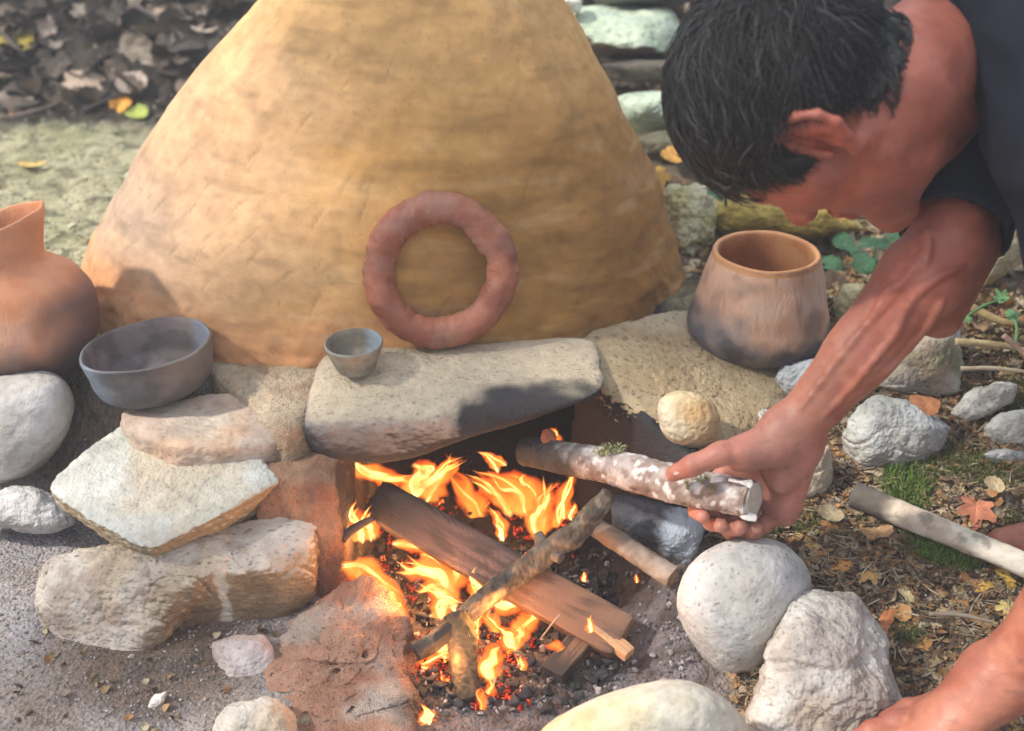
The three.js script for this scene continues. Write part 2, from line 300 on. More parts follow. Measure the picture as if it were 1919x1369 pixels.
function groundTone(x, z) {
  const n1 = fbm(x * 7, 3, z * 7, 4), n2 = fbm(x * 30, 5, z * 30, 3);
  let left = mix3([0.36, 0.32, 0.31], [0.26, 0.205, 0.175], sst(-0.3, 0.5, n1));
  left = mix3(left, [0.36, 0.34, 0.38], 0.6 * sst(0.0, -0.5, n1)); { const q = Math.hypot((x + 0.40) / 1.3, z + 1.0) + 0.05 * n1; left = mix3(left, mix3([0.15, 0.095, 0.06], [0.08, 0.055, 0.035], sst(-0.2, 0.3, n2)), 0.85 * sst(0.12, 0.05, q)); }
  const sand = mix3(mix3([0.52, 0.485, 0.31], [0.36, 0.345, 0.19], sst(-0.2, 0.5, n1)), [0.16, 0.15, 0.085], 0.9 * sst(0.0, 0.4, n2));
  const soil = mix3([0.035, 0.028, 0.022], [0.075, 0.055, 0.04], sst(-0.3, 0.5, n2));
  let right = mix3([0.17, 0.115, 0.075], [0.08, 0.056, 0.036], sst(-0.2, 0.3, n2)); right = mix3(right, [0.09, 0.095, 0.03], 0.5 * sst(0.05, 0.4, n1));
  const ash = mix3([0.22, 0.19, 0.20], [0.10, 0.075, 0.07], sst(-0.25, 0.35, n2)), black = [0.028, 0.022, 0.022];
  let c = mix3(left, sand, sst(-1.32, -1.48, z + 0.12 * n1));
  c = mix3(c, right, sst(0.2, 0.3, x + 0.05 * n1));
  c = mix3(c, soil, sst(-2.32, -2.5, z + 0.16 * n1));
  const inHearth = sst(-0.21, -0.17, x) * sst(0.24, 0.2, x) * sst(-1.66, -1.62, z);
  c = mix3(c, ash, inHearth);
  c = mix3(c, black, inHearth * sst(-1.02, -1.16, z + 0.25 * Math.max(0, x) + 0.08 * n2));
  return c;
}
{
  const axis = (a, b, s, far) => { const o = []; for (let x = a; x <= b + 1e-9; x += s) o.push(x); let e = s, lo = a, hi = b; while (hi < far) { e *= 1.25; lo -= e; hi += e; o.unshift(lo); o.push(hi); } return o; };
  const xs = axis(-1.15, 1.15, 0.0095, 40), zs = axis(-3.0, -0.55, 0.0095, 40), P = [], C = [], UV = [], idx = [];
  for (const z of zs) for (const x of xs) { P.push(x, groundH(x, z), z); C.push(...groundTone(x, z)); UV.push(x / 0.42, z / 0.42); }
  const w = xs.length; for (let j = 0; j < zs.length - 1; j++) for (let i = 0; i < w - 1; i++) { const a = j * w + i; idx.push(a, a + w, a + 1, a + 1, a + w, a + w + 1); }
  const g = new THREE.BufferGeometry(); g.setAttribute('position', new THREE.Float32BufferAttribute(P, 3)); g.setAttribute('color', new THREE.Float32BufferAttribute(C, 3)); g.setAttribute('uv', new THREE.Float32BufferAttribute(UV, 2)); g.setIndex(idx); g.computeVertexNormals();
  tag(mesh('ground', g, std({ vertexColors: true, map: T_gritC, bumpMap: T_grit, bumpScale: 0.006, roughness: 0.98 })), 'gritty dirt and leaf strewn ground round the kiln', null, null, 'structure');
}
function G(px, py, lift = 0) { const r = ray(px, py), p = V(); for (let d = 0.7; d < 9; d += 0.003) { p.copy(r).multiplyScalar(d).add(camera.position); if (p.y <= groundH(p.x, p.z) + lift) break; } return p; }

// ---------------------------------------------------------------- the clay kiln
const KZ = -1.63;
const KROWS = [[0.13, 0.445, -0.19], [0.2, 0.447, -0.194], [0.28, 0.421, -0.191], [0.35, 0.387, -0.183], [0.42, 0.348, -0.171], [0.5, 0.295, -0.154], [0.56, 0.25, -0.142], [0.62, 0.201, -0.134], [0.68, 0.152, -0.127], [0.735, 0.102, -0.123], [0.775, 0.064, -0.121]];
{
  const rows = [], S = new THREE.CatmullRomCurve3(KROWS.map((r) => V(...r)));
  for (let i = 0; i <= 250; i++) { const q = S.getPoint(i / 250); rows.push([q.x, q.y, q.z, 1]); }
  for (let i = 0; i <= 8; i++) { const a = i / 8 * Math.PI; rows.push([0.775 + 0.014 * Math.sin(a), 0.048 + 0.016 * Math.cos(a), -0.121, 1]); }
  for (let i = 0; i <= 30; i++) { const q = S.getPoint(1 - i / 30); rows.push([q.x - 0.005, Math.max(0.034, q.y - 0.036), q.z, 0]); }
  const cols = []; for (let i = 0; i <= 430; i++) cols.push((-105 + 210 * i / 430) * Math.PI / 180); for (let i = 1; i < 75; i++) cols.push((105 + 150 * i / 75) * Math.PI / 180);
  // short slanting drag marks left by wiping the wet clay
  const marks = [...Array(46)].map(() => { const left = rnd() < 0.75, s = left ? rr(-0.42, 0.0) : rr(-0.2, 0.4), y = rr(0.2, left ? 0.46 : 0.6), a = rr(0.75, 1.15) + (left ? 0 : rr(-0.7, 0.2)); return [s, y, Math.cos(a), Math.sin(a), rr(0.006, 0.024), rr(0.0018, 0.0034)]; });
  const scratch = (s, y) => { let k = 0; for (const [a, b, c, d, l, w] of marks) { const u = (s - a) * c + (y - b) * d; if (Math.abs(u) > l) continue; const v = Math.abs((y - b) * c - (s - a) * d + 0.15 * u * u / l); if (v < w) k = Math.max(k, (1 - v / w) * (1 - (u / l) ** 2)); } return k; };
  const n = cols.length, P = [], UV = [], idx = [];
  for (const [y, a, cx, out] of rows) for (const t of cols) {
    const s = Math.sin(t), c = Math.cos(t); let r = a;
    if (out) { const X = s * 0.45, Z_ = c * 0.45; r += 0.016 * fbm(X * 4, y * 5, Z_ * 4, 3) + 0.0028 * fbm(X * 12 + 3, y * 26, Z_ * 12, 3) + 0.0005 * fbm(X * 60, y * 90, Z_ * 60, 3) + sst(0.32, 0.2, y) * (0.013 * fbm(X * 12 + 8, y * 12, Z_ * 12, 3) + 0.004 * fbm(X * 40, y * 40, Z_ * 40, 3));
      r -= 0.0022 * scratch(t * 0.42, y); }
    P.push(cx + s * r, y, KZ + c * r * 0.676); UV.push(t * 0.45 / 0.3, y / 0.3);
  }
  for (let j = 0; j < rows.length - 1; j++) for (let i = 0; i < n; i++) { const a = j * n + i, b = j * n + (i + 1) % n; idx.push(a, b, a + n, b, b + n, a + n); }
  const g = new THREE.BufferGeometry(); g.setAttribute('position', new THREE.Float32BufferAttribute(P, 3)); g.setAttribute('uv', new THREE.Float32BufferAttribute(UV, 2)); g.setIndex(idx); g.computeVertexNormals();
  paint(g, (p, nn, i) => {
    if (!rows[Math.floor(i / n)][3]) return [0.03, 0.024, 0.02];
    const x = p.x + 0.17, y = p.y, a = fbm(p.x * 5, y * 6, p.z * 5, 4), b = fbm(p.x * 16 + 5, y * 30, p.z * 16, 3), c = fbm(p.x * 60, y * 70, p.z * 60, 3);
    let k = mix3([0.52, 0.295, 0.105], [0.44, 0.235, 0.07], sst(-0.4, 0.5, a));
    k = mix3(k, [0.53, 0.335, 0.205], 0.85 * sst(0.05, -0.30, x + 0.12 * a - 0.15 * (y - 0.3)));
    k = mix3(k, [0.27, 0.128, 0.028], 0.92 * sst(-0.02, 0.30, x + 0.1 * a) * sst(0.62, 0.3, y));  // deeper ochre at lower right, with light falloff from the left painted in
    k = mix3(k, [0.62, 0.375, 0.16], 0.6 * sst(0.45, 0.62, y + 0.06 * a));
    k = mix3(k, [0.58, 0.28, 0.125], 0.85 * sst(0.31, 0.24, y + 0.06 * a + 0.12 * Math.max(0, x)) * sst(0.12, -0.02, x));  // salmon fired clay at the lower left, a sun patch partly painted in
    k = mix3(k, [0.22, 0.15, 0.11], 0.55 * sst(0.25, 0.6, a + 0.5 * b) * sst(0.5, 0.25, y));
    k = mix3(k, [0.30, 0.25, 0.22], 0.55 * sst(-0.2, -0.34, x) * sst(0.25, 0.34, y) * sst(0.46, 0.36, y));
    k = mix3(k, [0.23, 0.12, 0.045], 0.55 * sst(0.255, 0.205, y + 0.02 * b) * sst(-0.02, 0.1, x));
    k = mul3(k, 1 - 0.30 * scratch(cols[i % n] * 0.42, y)); const dk = noise(p.x * 38 + 3, y * 46, p.z * 38); k = mul3(k, 1 - 0.10 * sst(0.3, 0.6, dk));
    const sm = fbm(p.x * 9 + 2 * y, y * 46 + 3 * p.x, p.z * 9, 3); k = mix3(k, mul3(k, 0.82), sst(0.2, 0.6, sm)); k = mix3(k, [0.62, 0.42, 0.22], 0.25 * sst(0.2, 0.55, -sm)); const sp = noise(p.x * 120, y * 150, p.z * 120); k = mul3(k, 1 - 0.14 * sst(0.4, 0.6, sp)); return mul3(k, 1 + 0.2 * b + 0.15 * c);
  });
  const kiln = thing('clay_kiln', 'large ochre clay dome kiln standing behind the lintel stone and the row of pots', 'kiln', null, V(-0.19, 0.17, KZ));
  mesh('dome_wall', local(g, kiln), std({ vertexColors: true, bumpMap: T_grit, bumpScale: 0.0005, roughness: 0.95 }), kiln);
}

// ---------------------------------------------------------------- stones of the stoke hole
{
  const w0 = Z(930, 800, -1.2), w1 = Z(1140, 735, -1.2), seg = new THREE.Line3(w0, w1), q = V();
  const pts = [
    Y(588, 676, 0.234), Y(640, 656, 0.24), Y(850, 650, 0.242), Y(1000, 643, 0.242), Y(1120, 633, 0.242),
    Y(574, 738, 0.220), Y(700, 738, 0.228), Y(880, 738, 0.232), Y(1045, 708, 0.236), Y(1140, 698, 0.232),
    Z(562, 795, -1.195), Z(568, 838, -1.2), Z(640, 868, -1.19), Z(735, 872, -1.185), Z(850, 836, -1.185), Z(960, 795, -1.19), Z(1150, 738, -1.21),
    Z(600, 830, -1.31), Z(740, 840, -1.31), Z(960, 760, -1.33), Z(1120, 715, -1.33), Y(610, 680, 0.19), Y(1112, 640, 0.2)];
  rock('lintel_stone', 'long grey lintel stone bridging the fire opening, its underside black with soot', 'stone', pts, {
    detail: 64, p: 13, amp: 0.006, freq: 13, fine: 0.0009, chip: 0.0012, uv: 0.2,
    tone: stoneTone({ base: [0.31, 0.28, 0.26], alt: [0.18, 0.165, 0.175], warm: [0.36, 0.29, 0.21], warmAmt: 0.35, top: [0.47, 0.395, 0.29], scale: 16, pit: 0.5, under: [0.04, 0.036, 0.04],
      soot: (p, n) => { seg.closestPointToPoint(p, true, q); const d = p.distanceTo(q) + 0.022 * fbm(p.x * 20, p.y * 20, p.z * 20, 3); return 0.97 * sst(0.060, 0.032, d) * sst(0.250, 0.234, p.y + 0.008 * noise(p.x * 30, p.y * 30, p.z * 30)) + 0.95 * sst(0.15, -0.35, n.y) + 0.45 * sst(0.222, 0.18, p.y); } }) });
}
rock('jamb_stone', 'reddish burnt clay jamb left of the flames under the lintel', 'clay block',
  [V(-0.305, 0.155, -1.15), V(-0.215, 0.158, -1.165), V(-0.205, 0.13, -1.15), V(-0.305, 0, -1.12), V(-0.20, 0, -1.10), V(-0.195, 0.16, -1.34), V(-0.30, 0.16, -1.34), V(-0.195, 0, -1.34), V(-0.30, 0, -1.34)],
  { detail: 40, p: 14, amp: 0.007, freq: 22, mat: M.clay, tone: stoneTone({ base: [0.34, 0.17, 0.10], alt: [0.24, 0.10, 0.06], warm: [0.38, 0.25, 0.16], soot: (p, n) => 0.9 * sst(0.5, 0.9, n.x) * sst(-1.10, -1.16, p.z) }) });  // fire side blackened: shade of the opening painted in with its soot
rock('wall_stone', 'blue black sooty slab forming the right wall of the fire opening', 'stone',
  [V(0.085, 0.21, -1.345), V(0.116, 0.212, -1.285), V(0.212, 0.192, -1.145), V(0.238, 0.180, -1.15), V(0.142, 0.205, -1.32), V(0.07, -0.02, -1.34), V(0.098, -0.02, -1.27), V(0.200, 0, -1.115), V(0.245, 0.0, -1.13), V(0.145, 0, -1.31)],
  { detail: 44, p: 20, amp: 0.005, freq: 20, chip: 0.002, tone: stoneTone({ base: [0.040, 0.045, 0.062], alt: [0.02, 0.023, 0.032], warm: [0.07, 0.085, 0.115], warmAmt: 0.3, pit: 0.3,
    soot: (p) => 0.9 * sst(-1.16, -1.24, p.z) + 0.6 }) });
rock('burnt_stone', 'angular stone with pale blue ash on its end beside the white boulder', 'stone',
  [D(1140, 935, 1.41), D(1215, 940, 1.40), D(1318, 958, 1.385), D(1326, 985, 1.38), D(1300, 1055, 1.39), D(1268, 1085, 1.40), D(1255, 1010, 1.37), D(1150, 975, 1.40), D(1330, 960, 1.47), D(1220, 930, 1.48), D(1290, 1090, 1.46), D(1150, 1020, 1.46)],
  { detail: 34, p: 18, amp: 0.003, freq: 30, chip: 0.002, tone: stoneTone({ base: [0.10, 0.10, 0.12], alt: [0.05, 0.05, 0.06], warm: [0.40, 0.46, 0.52], warmAmt: 0.2, soot: null, streak: 0.3 }) });
{ const m = scene.children.at(-1).geometry; const p = m.attributes.position, c = m.attributes.color, a = D(1285, 1000, 1.38); for (let i = 0; i < p.count; i++) { const d = Math.hypot(p.getX(i) - a.x, p.getY(i) - a.y, p.getZ(i) - a.z) + 0.02 * fbm(p.getX(i) * 40, p.getY(i) * 40, p.getZ(i) * 40, 3); const k = sst(0.045, 0.015, d); c.setXYZ(i, c.getX(i) + k * 0.32, c.getY(i) + k * 0.38, c.getZ(i) + k * 0.45); } }

{ // fired clay lip in front of the fire
  const pts = [Y(640, 1085, 0.055), Y(690, 1068, 0.06), Y(745, 1110, 0.05), Y(765, 1180, 0.045), Y(775, 1290, 0.035), Y(785, 1400, 0.02), Y(590, 1120, 0.045), Y(530, 1190, 0.035), Y(500, 1290, 0.025), Y(480, 1410, 0.015),
    V(-0.1, -0.05, -0.85), V(-0.1, -0.05, -1.1), V(-0.32, -0.05, -0.85), V(-0.29, -0.05, -1.1)];
  rock('clay_lip', 'rough reddish fired clay lip sloping down left of the burning sticks', 'clay lip', pts, {
    detail: 62, p: 12, amp: 0.013, freq: 20, fine: 0.003, chip: 0.005, crease: 0.005, mat: M.clay,
    shape: (p) => { let h = 0; for (const [x, y, r] of [[600, 1240, 0.010], [625, 1255, 0.008], [690, 1225, 0.007], [560, 1330, 0.008], [660, 1320, 0.006], [650, 1130, 0.012], [585, 1180, 0.009]]) { const q = Y(x, y, 0.04), d = Math.hypot(p.x - q.x, p.z - q.z); h -= 0.013 * sst(r, r * 0.5, d); } return h; },
    tone: stoneTone({ base: [0.40, 0.225, 0.155], alt: [0.27, 0.13, 0.085], warm: [0.40, 0.34, 0.30], warmAmt: 0.75, pit: 0.6, scale: 18, soot: (p) => 0.75 * sst(0.01, -0.012, p.x + 0.112 + 0.03 * fbm(p.x * 20, p.y * 20, p.z * 20, 2)) * 0 + 0.7 * sst(-0.125, -0.1, p.x + 0.02 * fbm(p.x * 30, 2, p.z * 30, 2)) }) });
}
// ---------------------------------------------------------------- stones on the left
rock('round_stone', 'large pale grey rounded stone at the left edge in front of the jug', 'stone',
  lump([[-10, 690], [60, 685], [112, 697], [140, 742], [132, 800], [98, 858], [40, 900], [-40, 912], [-110, 860], [-120, 760], [-80, 705]], 1.53, 0.085, -0.03),
  { detail: 54, p: 10, amp: 0.005, freq: 12, fine: 0.0006, mat: M.smoothStone, tone: stoneTone({ base: [0.48, 0.46, 0.455], alt: [0.37, 0.345, 0.335], warm: [0.42, 0.37, 0.30], warmAmt: 0.4, pit: 0.2 }) });
rock('flat_stone', 'flat pinkish brown stone lying under the grey bowl', 'stone',
  slab([[225, 765], [330, 742, 0.197], [450, 728, 0.2], [520, 752], [545, 790, 0.19], [515, 832, 0.182], [440, 838, 0.18], [330, 835], [230, 800]], 0.19, 0.075),
  { detail: 46, p: 12, amp: 0.005, freq: 18, mat: M.smoothStone, tone: stoneTone({ base: [0.47, 0.37, 0.31], alt: [0.36, 0.27, 0.22], warm: [0.48, 0.30, 0.18], warmAmt: 0.6, green: [0.40, 0.40, 0.33], greenAmt: 0.4 }) });
rock('mortar_stone', 'sandy clay bedding between the kiln foot and the flat stone', 'clay bedding',
  slab([[385, 665], [440, 650], [520, 648], [600, 655, 0.215], [640, 670, 0.21], [600, 735, 0.21], [585, 800, 0.19], [560, 835, 0.17], [530, 800], [470, 740], [400, 700]], 0.207, 0.15, 1),
  { detail: 44, p: 12, amp: 0.007, freq: 26, fine: 0.002, mat: M.clay, tone: stoneTone({ base: [0.50, 0.40, 0.29], alt: [0.40, 0.28, 0.18], warm: [0.52, 0.47, 0.38], pit: 0.4, scale: 20 }) });
rock('pale_slab', 'broad pale greenish slab stacked on top of the brown block stone', 'stone',
  [Y(250, 783, 0.172), Y(300, 788, 0.174), Y(395, 806, 0.172), Y(462, 835, 0.168), Y(500, 868, 0.162), Y(528, 897, 0.152), Y(478, 930, 0.148), Y(430, 955, 0.146), Y(350, 985, 0.14), Y(288, 1028, 0.132), Y(262, 1022, 0.132), Y(165, 975, 0.138), Y(88, 905, 0.15), Y(100, 890, 0.155),
    Y(522, 940, 0.106), Y(472, 976, 0.100), Y(392, 1014, 0.094), Y(300, 1056, 0.09), Y(258, 1046, 0.094), Y(116, 958, 0.108), Y(250, 810, 0.11), Y(480, 850, 0.11)],
  { detail: 66, p: 26, amp: 0.0045, freq: 20, fine: 0.0016, chip: 0.002, uv: 0.2, layers: 0.0005, tone: stoneTone({ base: [0.50, 0.495, 0.46], alt: [0.37, 0.36, 0.33], warm: [0.42, 0.32, 0.20], warmAmt: 0.5, green: [0.42, 0.46, 0.41], greenAmt: 0.3, under: [0.33, 0.25, 0.15], pit: 0.3, streak: 0.1 }) });
{
  const A = [Y(85, 1045, 0.10), Y(150, 1025, 0.105), Y(290, 1030, 0.108), Y(300, 1100, 0.09), Y(62, 1130, 0.065), Z(62, 1150, -1.045), Z(105, 1235, -1.02), Z(180, 1275, -1.0), Z(262, 1240, -1.0), Z(278, 1185, -1.01), V(-0.60, 0.0, -1.16), V(-0.42, 0.0, -1.14), Y(100, 1040, 0.05), Y(430, 1000, 0.108), Y(420, 1060, 0.094), Z(350, 1165, -1.055)];
  const B = [Y(240, 1030, 0.108), Y(450, 975, 0.112), Y(575, 950, 0.112), Y(592, 965, 0.110), Y(600, 1000, 0.10), Y(430, 1075, 0.09), Y(240, 1095, 0.085), Z(600, 1090, -1.085), Z(586, 1135, -1.085), Z(520, 1165, -1.07), Z(410, 1175, -1.06), Z(240, 1185, -1.05), V(-0.23, 0.02, -1.17), V(-0.45, 0.02, -1.15), V(-0.225, 0.1, -1.18)];
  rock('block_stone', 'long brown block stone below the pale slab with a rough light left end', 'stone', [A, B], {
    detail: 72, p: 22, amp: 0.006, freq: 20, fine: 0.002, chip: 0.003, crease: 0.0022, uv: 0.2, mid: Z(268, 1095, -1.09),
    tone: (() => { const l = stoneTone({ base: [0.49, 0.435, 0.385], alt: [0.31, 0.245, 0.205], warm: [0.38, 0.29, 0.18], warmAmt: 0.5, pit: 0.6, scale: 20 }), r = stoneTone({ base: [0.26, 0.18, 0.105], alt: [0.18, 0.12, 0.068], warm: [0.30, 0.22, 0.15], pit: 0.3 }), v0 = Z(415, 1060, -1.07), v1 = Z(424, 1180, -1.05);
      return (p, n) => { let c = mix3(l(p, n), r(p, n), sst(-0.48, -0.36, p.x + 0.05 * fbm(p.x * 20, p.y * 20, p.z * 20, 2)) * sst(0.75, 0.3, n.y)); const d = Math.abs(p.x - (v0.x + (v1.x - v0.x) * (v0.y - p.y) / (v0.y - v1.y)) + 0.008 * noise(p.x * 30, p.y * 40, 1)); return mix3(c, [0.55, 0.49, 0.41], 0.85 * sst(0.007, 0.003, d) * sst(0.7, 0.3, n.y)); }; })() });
}
rock('burnt_wedge', 'reddish brown clay wedge between the pale slab and the jamb', 'clay block',
  [Y(500, 860, 0.15), Y(560, 842, 0.155), Y(612, 848, 0.152), Y(620, 885, 0.14), Y(610, 950, 0.12), Y(520, 960, 0.11), Z(600, 1110, -1.12), V(-0.36, 0.03, -1.15), V(-0.225, 0.03, -1.14), V(-0.34, 0.1, -1.3), V(-0.24, 0.1, -1.3)],
  { detail: 34, p: 12, amp: 0.006, freq: 24, mat: M.clay, tone: stoneTone({ base: [0.44, 0.27, 0.17], alt: [0.33, 0.17, 0.10], warm: [0.45, 0.36, 0.26], pit: 0.4 }) });
rock('grey_fragment', 'small lilac grey stone on the dirt below the brown block stone', 'stone',
  lump([[395, 1205], [430, 1185], [500, 1190], [535, 1240], [545, 1290], [520, 1310], [450, 1320], [410, 1310]], 1.335, 0.035), { detail: 30, p: 14, amp: 0.005, freq: 30, chip: 0.002, tone: stoneTone({ base: [0.47, 0.42, 0.42], alt: [0.36, 0.30, 0.29], warm: [0.45, 0.36, 0.30] }) });
rock('corner_stone', 'pale stone cut off by the bottom edge, left of the clay lip', 'stone',
  lump([[395, 1355], [430, 1320], [500, 1305], [548, 1330], [570, 1380], [540, 1440], [450, 1460], [390, 1410]], 1.235, 0.04), { detail: 30, p: 12, amp: 0.005, freq: 30, tone: stoneTone({ base: [0.46, 0.43, 0.39], alt: [0.36, 0.31, 0.27], warm: [0.46, 0.34, 0.22], warmAmt: 0.7 }) });
rock('stone_shard', 'tiny white shard lying on the dirt at lower left', 'stone', lump([[262, 1340], [290, 1300], [315, 1292], [308, 1315], [285, 1340]], 1.268, 0.008), { detail: 12, p: 20, amp: 0.001, tone: stoneTone({ base: [0.68, 0.64, 0.6], alt: [0.55, 0.5, 0.47] }) });
rock('gravel_stone', 'pale crumbly stone half buried left of the pale slab', 'stone',
  lump([[-60, 930], [10, 918], [70, 905], [110, 930], [150, 980], [110, 1000], [40, 985], [-60, 985]], 1.5, 0.04), { detail: 30, p: 10, amp: 0.008, freq: 26, chip: 0.003, tone: stoneTone({ base: [0.56, 0.55, 0.56], alt: [0.42, 0.40, 0.39] }) });

// ---------------------------------------------------------------- stones on the right
rock('clay_apron', 'coarse sandy clay apron right of the lintel, under the conical pot', 'clay apron',
  [Y(1050, 665, 0.226), Y(1085, 628, 0.234), Y(1180, 610, 0.232), Y(1275, 572, 0.225), Y(1330, 575, 0.215), Y(1480, 640, 0.195), Y(1462, 745, 0.185), Y(1448, 785, 0.172), Y(1350, 850, 0.17), Y(1300, 846, 0.188), Y(1222, 796, 0.2), Y(1152, 745, 0.215), Y(1085, 705, 0.216), V(0.17, 0.05, -1.34), V(0.235, 0.03, -1.165), V(0.36, 0.03, -1.18), V(0.38, 0.05, -1.5), V(0.16, 0.05, -1.55)],
  { detail: 62, p: 11, amp: 0.005, freq: 14, fine: 0.0028, mat: M.clay, uv: 0.14, tone: stoneTone({ base: [0.52, 0.405, 0.25], alt: [0.43, 0.315, 0.18], warm: [0.56, 0.50, 0.40], warmAmt: 0.55, pit: 0.75, scale: 12, soot: (p, n) => sst(0.45, 0.2, n.y) * sst(0.27, 0.22, p.x) }) });
rock('yellow_stone', 'small honey yellow stone set in the clay above the gripping thumb', 'stone',
  lump([[1228, 770], [1240, 740], [1290, 732], [1335, 750], [1352, 790], [1340, 828], [1290, 842], [1245, 820]], 1.40, 0.03), { detail: 32, p: 9, amp: 0.003, freq: 24, mat: M.smoothStone, tone: stoneTone({ base: [0.56, 0.42, 0.24], alt: [0.46, 0.30, 0.14], warm: [0.60, 0.53, 0.40], warmAmt: 0.8, pit: 0.2 }) });
rock('rim_stone', 'thin pale stone edge along the top of the sooty wall slab', 'stone',
  [Y(1185, 765, 0.2), Y(1230, 785, 0.197), Y(1290, 828, 0.19), Y(1300, 848, 0.187), Y(1250, 818, 0.19), Y(1190, 775, 0.196), Y(1190, 770, 0.17), Y(1295, 850, 0.165), Y(1260, 800, 0.17)], { detail: 20, p: 12, amp: 0.002, tone: stoneTone({ base: [0.38, 0.36, 0.33], alt: [0.26, 0.25, 0.24], warm: [0.46, 0.38, 0.26] }) });
const RS = (name, label, out, d, bulge, tone, o = {}) => rock(name, label, 'stone', lump(out, d, bulge, o.lean ?? -0.02), { detail: 36, p: 24, amp: 0.007, freq: 18, chip: 0.003, crease: 0.0018, ...o, tone: stoneTone(tone) });
const GREY = { base: [0.46, 0.475, 0.48], alt: [0.32, 0.33, 0.33], pit: 0.45 }, WHITE = { base: [0.60, 0.59, 0.55], alt: [0.44, 0.42, 0.38], pit: 0.45 };
RS('pale_stone', 'pale stone wedged between the clay apron and the wrist', [[1330, 835], [1370, 795], [1430, 760], [1480, 780], [1470, 830], [1400, 850], [1345, 850]], 1.50, 0.03, { ...WHITE, warm: [0.5, 0.42, 0.3] });
RS('blue_stone', 'small blue grey stone peeking out between the conical pot and the forearm', [[1448, 705], [1465, 680], [1510, 668], [1570, 672], [1580, 720], [1520, 750], [1460, 742]], 1.545, 0.032, { base: [0.50, 0.54, 0.58], alt: [0.38, 0.41, 0.44], pit: 0.4 }, { mat: M.smoothStone });
RS('wedge_stone', 'grey trapezoid stone with a sharp top edge below the forearm', [[1570, 815], [1590, 780], [1640, 738], [1690, 742], [1787, 800], [1765, 850], [1690, 895], [1600, 890]], 1.51, 0.05, { ...GREY, warm: [0.48, 0.46, 0.36], warmAmt: 0.4, under: [0.36, 0.33, 0.31] }, { p: 22, detail: 44 });
RS('mossy_stone', 'jagged grey and white stone behind the forearm, mossy at its foot', [[1640, 720], [1670, 655], [1720, 620], [1790, 608], [1802, 650], [1800, 735], [1740, 745], [1670, 740]], 1.575, 0.05, { base: [0.46, 0.44, 0.40], alt: [0.29, 0.25, 0.20], warm: [0.34, 0.26, 0.17], warmAmt: 0.6, green: [0.13, 0.16, 0.05], greenAmt: 0.6, pit: 0.6 }, { chip: 0.005, detail: 44, p: 18 });
RS('white_stone', 'flat white stone at the right edge above the moss', [[1780, 775], [1810, 735], [1870, 710], [1905, 722], [1900, 752], [1850, 785], [1800, 795]], 1.54, 0.03, { ...WHITE, base: [0.66, 0.65, 0.62] });
RS('chalk_stone', 'whitish stone at the right edge beneath the flat white one', [[1835, 800], [1870, 770], [1925, 765], [1960, 800], [1940, 835], [1880, 845], [1842, 835]], 1.515, 0.03, WHITE);
RS('rubble_stone', 'small grey rubble stone half buried in moss at the right edge', [[1838, 850], [1880, 838], [1930, 845], [1950, 870], [1910, 885], [1850, 880]], 1.50, 0.02, { ...GREY, green: [0.14, 0.16, 0.06] });
RS('tan_stone', 'smooth tan stone on the ground behind the gripping hand', [[1490, 900], [1520, 850], [1552, 838], [1562, 880], [1550, 925], [1510, 945], [1488, 935]], 1.465, 0.03, { base: [0.44, 0.38, 0.29], alt: [0.36, 0.30, 0.23], pit: 0.2 }, { mat: M.smoothStone });
rock('white_boulder', 'smooth white rounded boulder right of the fire', 'stone',
  lump([[1266, 1125], [1280, 1070], [1335, 1022], [1400, 1004], [1465, 1014], [1508, 1052], [1522, 1105], [1500, 1160], [1455, 1225], [1405, 1280], [1345, 1272], [1295, 1205]], 1.315, 0.075, -0.03),
  { detail: 62, p: 8, amp: 0.004, freq: 10, fine: 0.0005, mat: M.smoothStone, tone: stoneTone({ base: [0.50, 0.51, 0.52], alt: [0.38, 0.38, 0.38], warm: [0.45, 0.40, 0.34], warmAmt: 0.5, pit: 0.5, scale: 10 }) });
rock('limestone_block', 'craggy white limestone block between the round boulder and the braced hand', 'stone',
  lump([[1385, 1350], [1420, 1265], [1452, 1180], [1485, 1112], [1530, 1092], [1612, 1112], [1640, 1150], [1668, 1200], [1695, 1280], [1720, 1350], [1640, 1400], [1500, 1420], [1400, 1400]], 1.262, 0.058, 0.06),
  { detail: 76, p: 24, amp: 0.013, freq: 12, fine: 0.0014, chip: 0.007, crease: 0.0022, tone: stoneTone({ base: [0.49, 0.465, 0.44], alt: [0.34, 0.30, 0.275], warm: [0.30, 0.225, 0.17], warmAmt: 0.75, pit: 0.5, scale: 16 }) });
rock('cream_boulder', 'smooth cream and ochre boulder at the bottom edge in front of the fire', 'stone',
  lump([[985, 1400], [1010, 1362], [1060, 1335], [1145, 1290], [1240, 1270], [1330, 1284], [1385, 1318], [1415, 1370], [1420, 1440], [1330, 1500], [1100, 1500], [1000, 1460]], 1.165, 0.08, -0.03),
  { detail: 60, p: 8, amp: 0.004, freq: 10, fine: 0.0005, mat: M.smoothStone, tone: stoneTone({ base: [0.53, 0.46, 0.31], alt: [0.43, 0.31, 0.13], warm: [0.54, 0.52, 0.48], warmAmt: 0.7, pit: 0.25, scale: 11 }) });
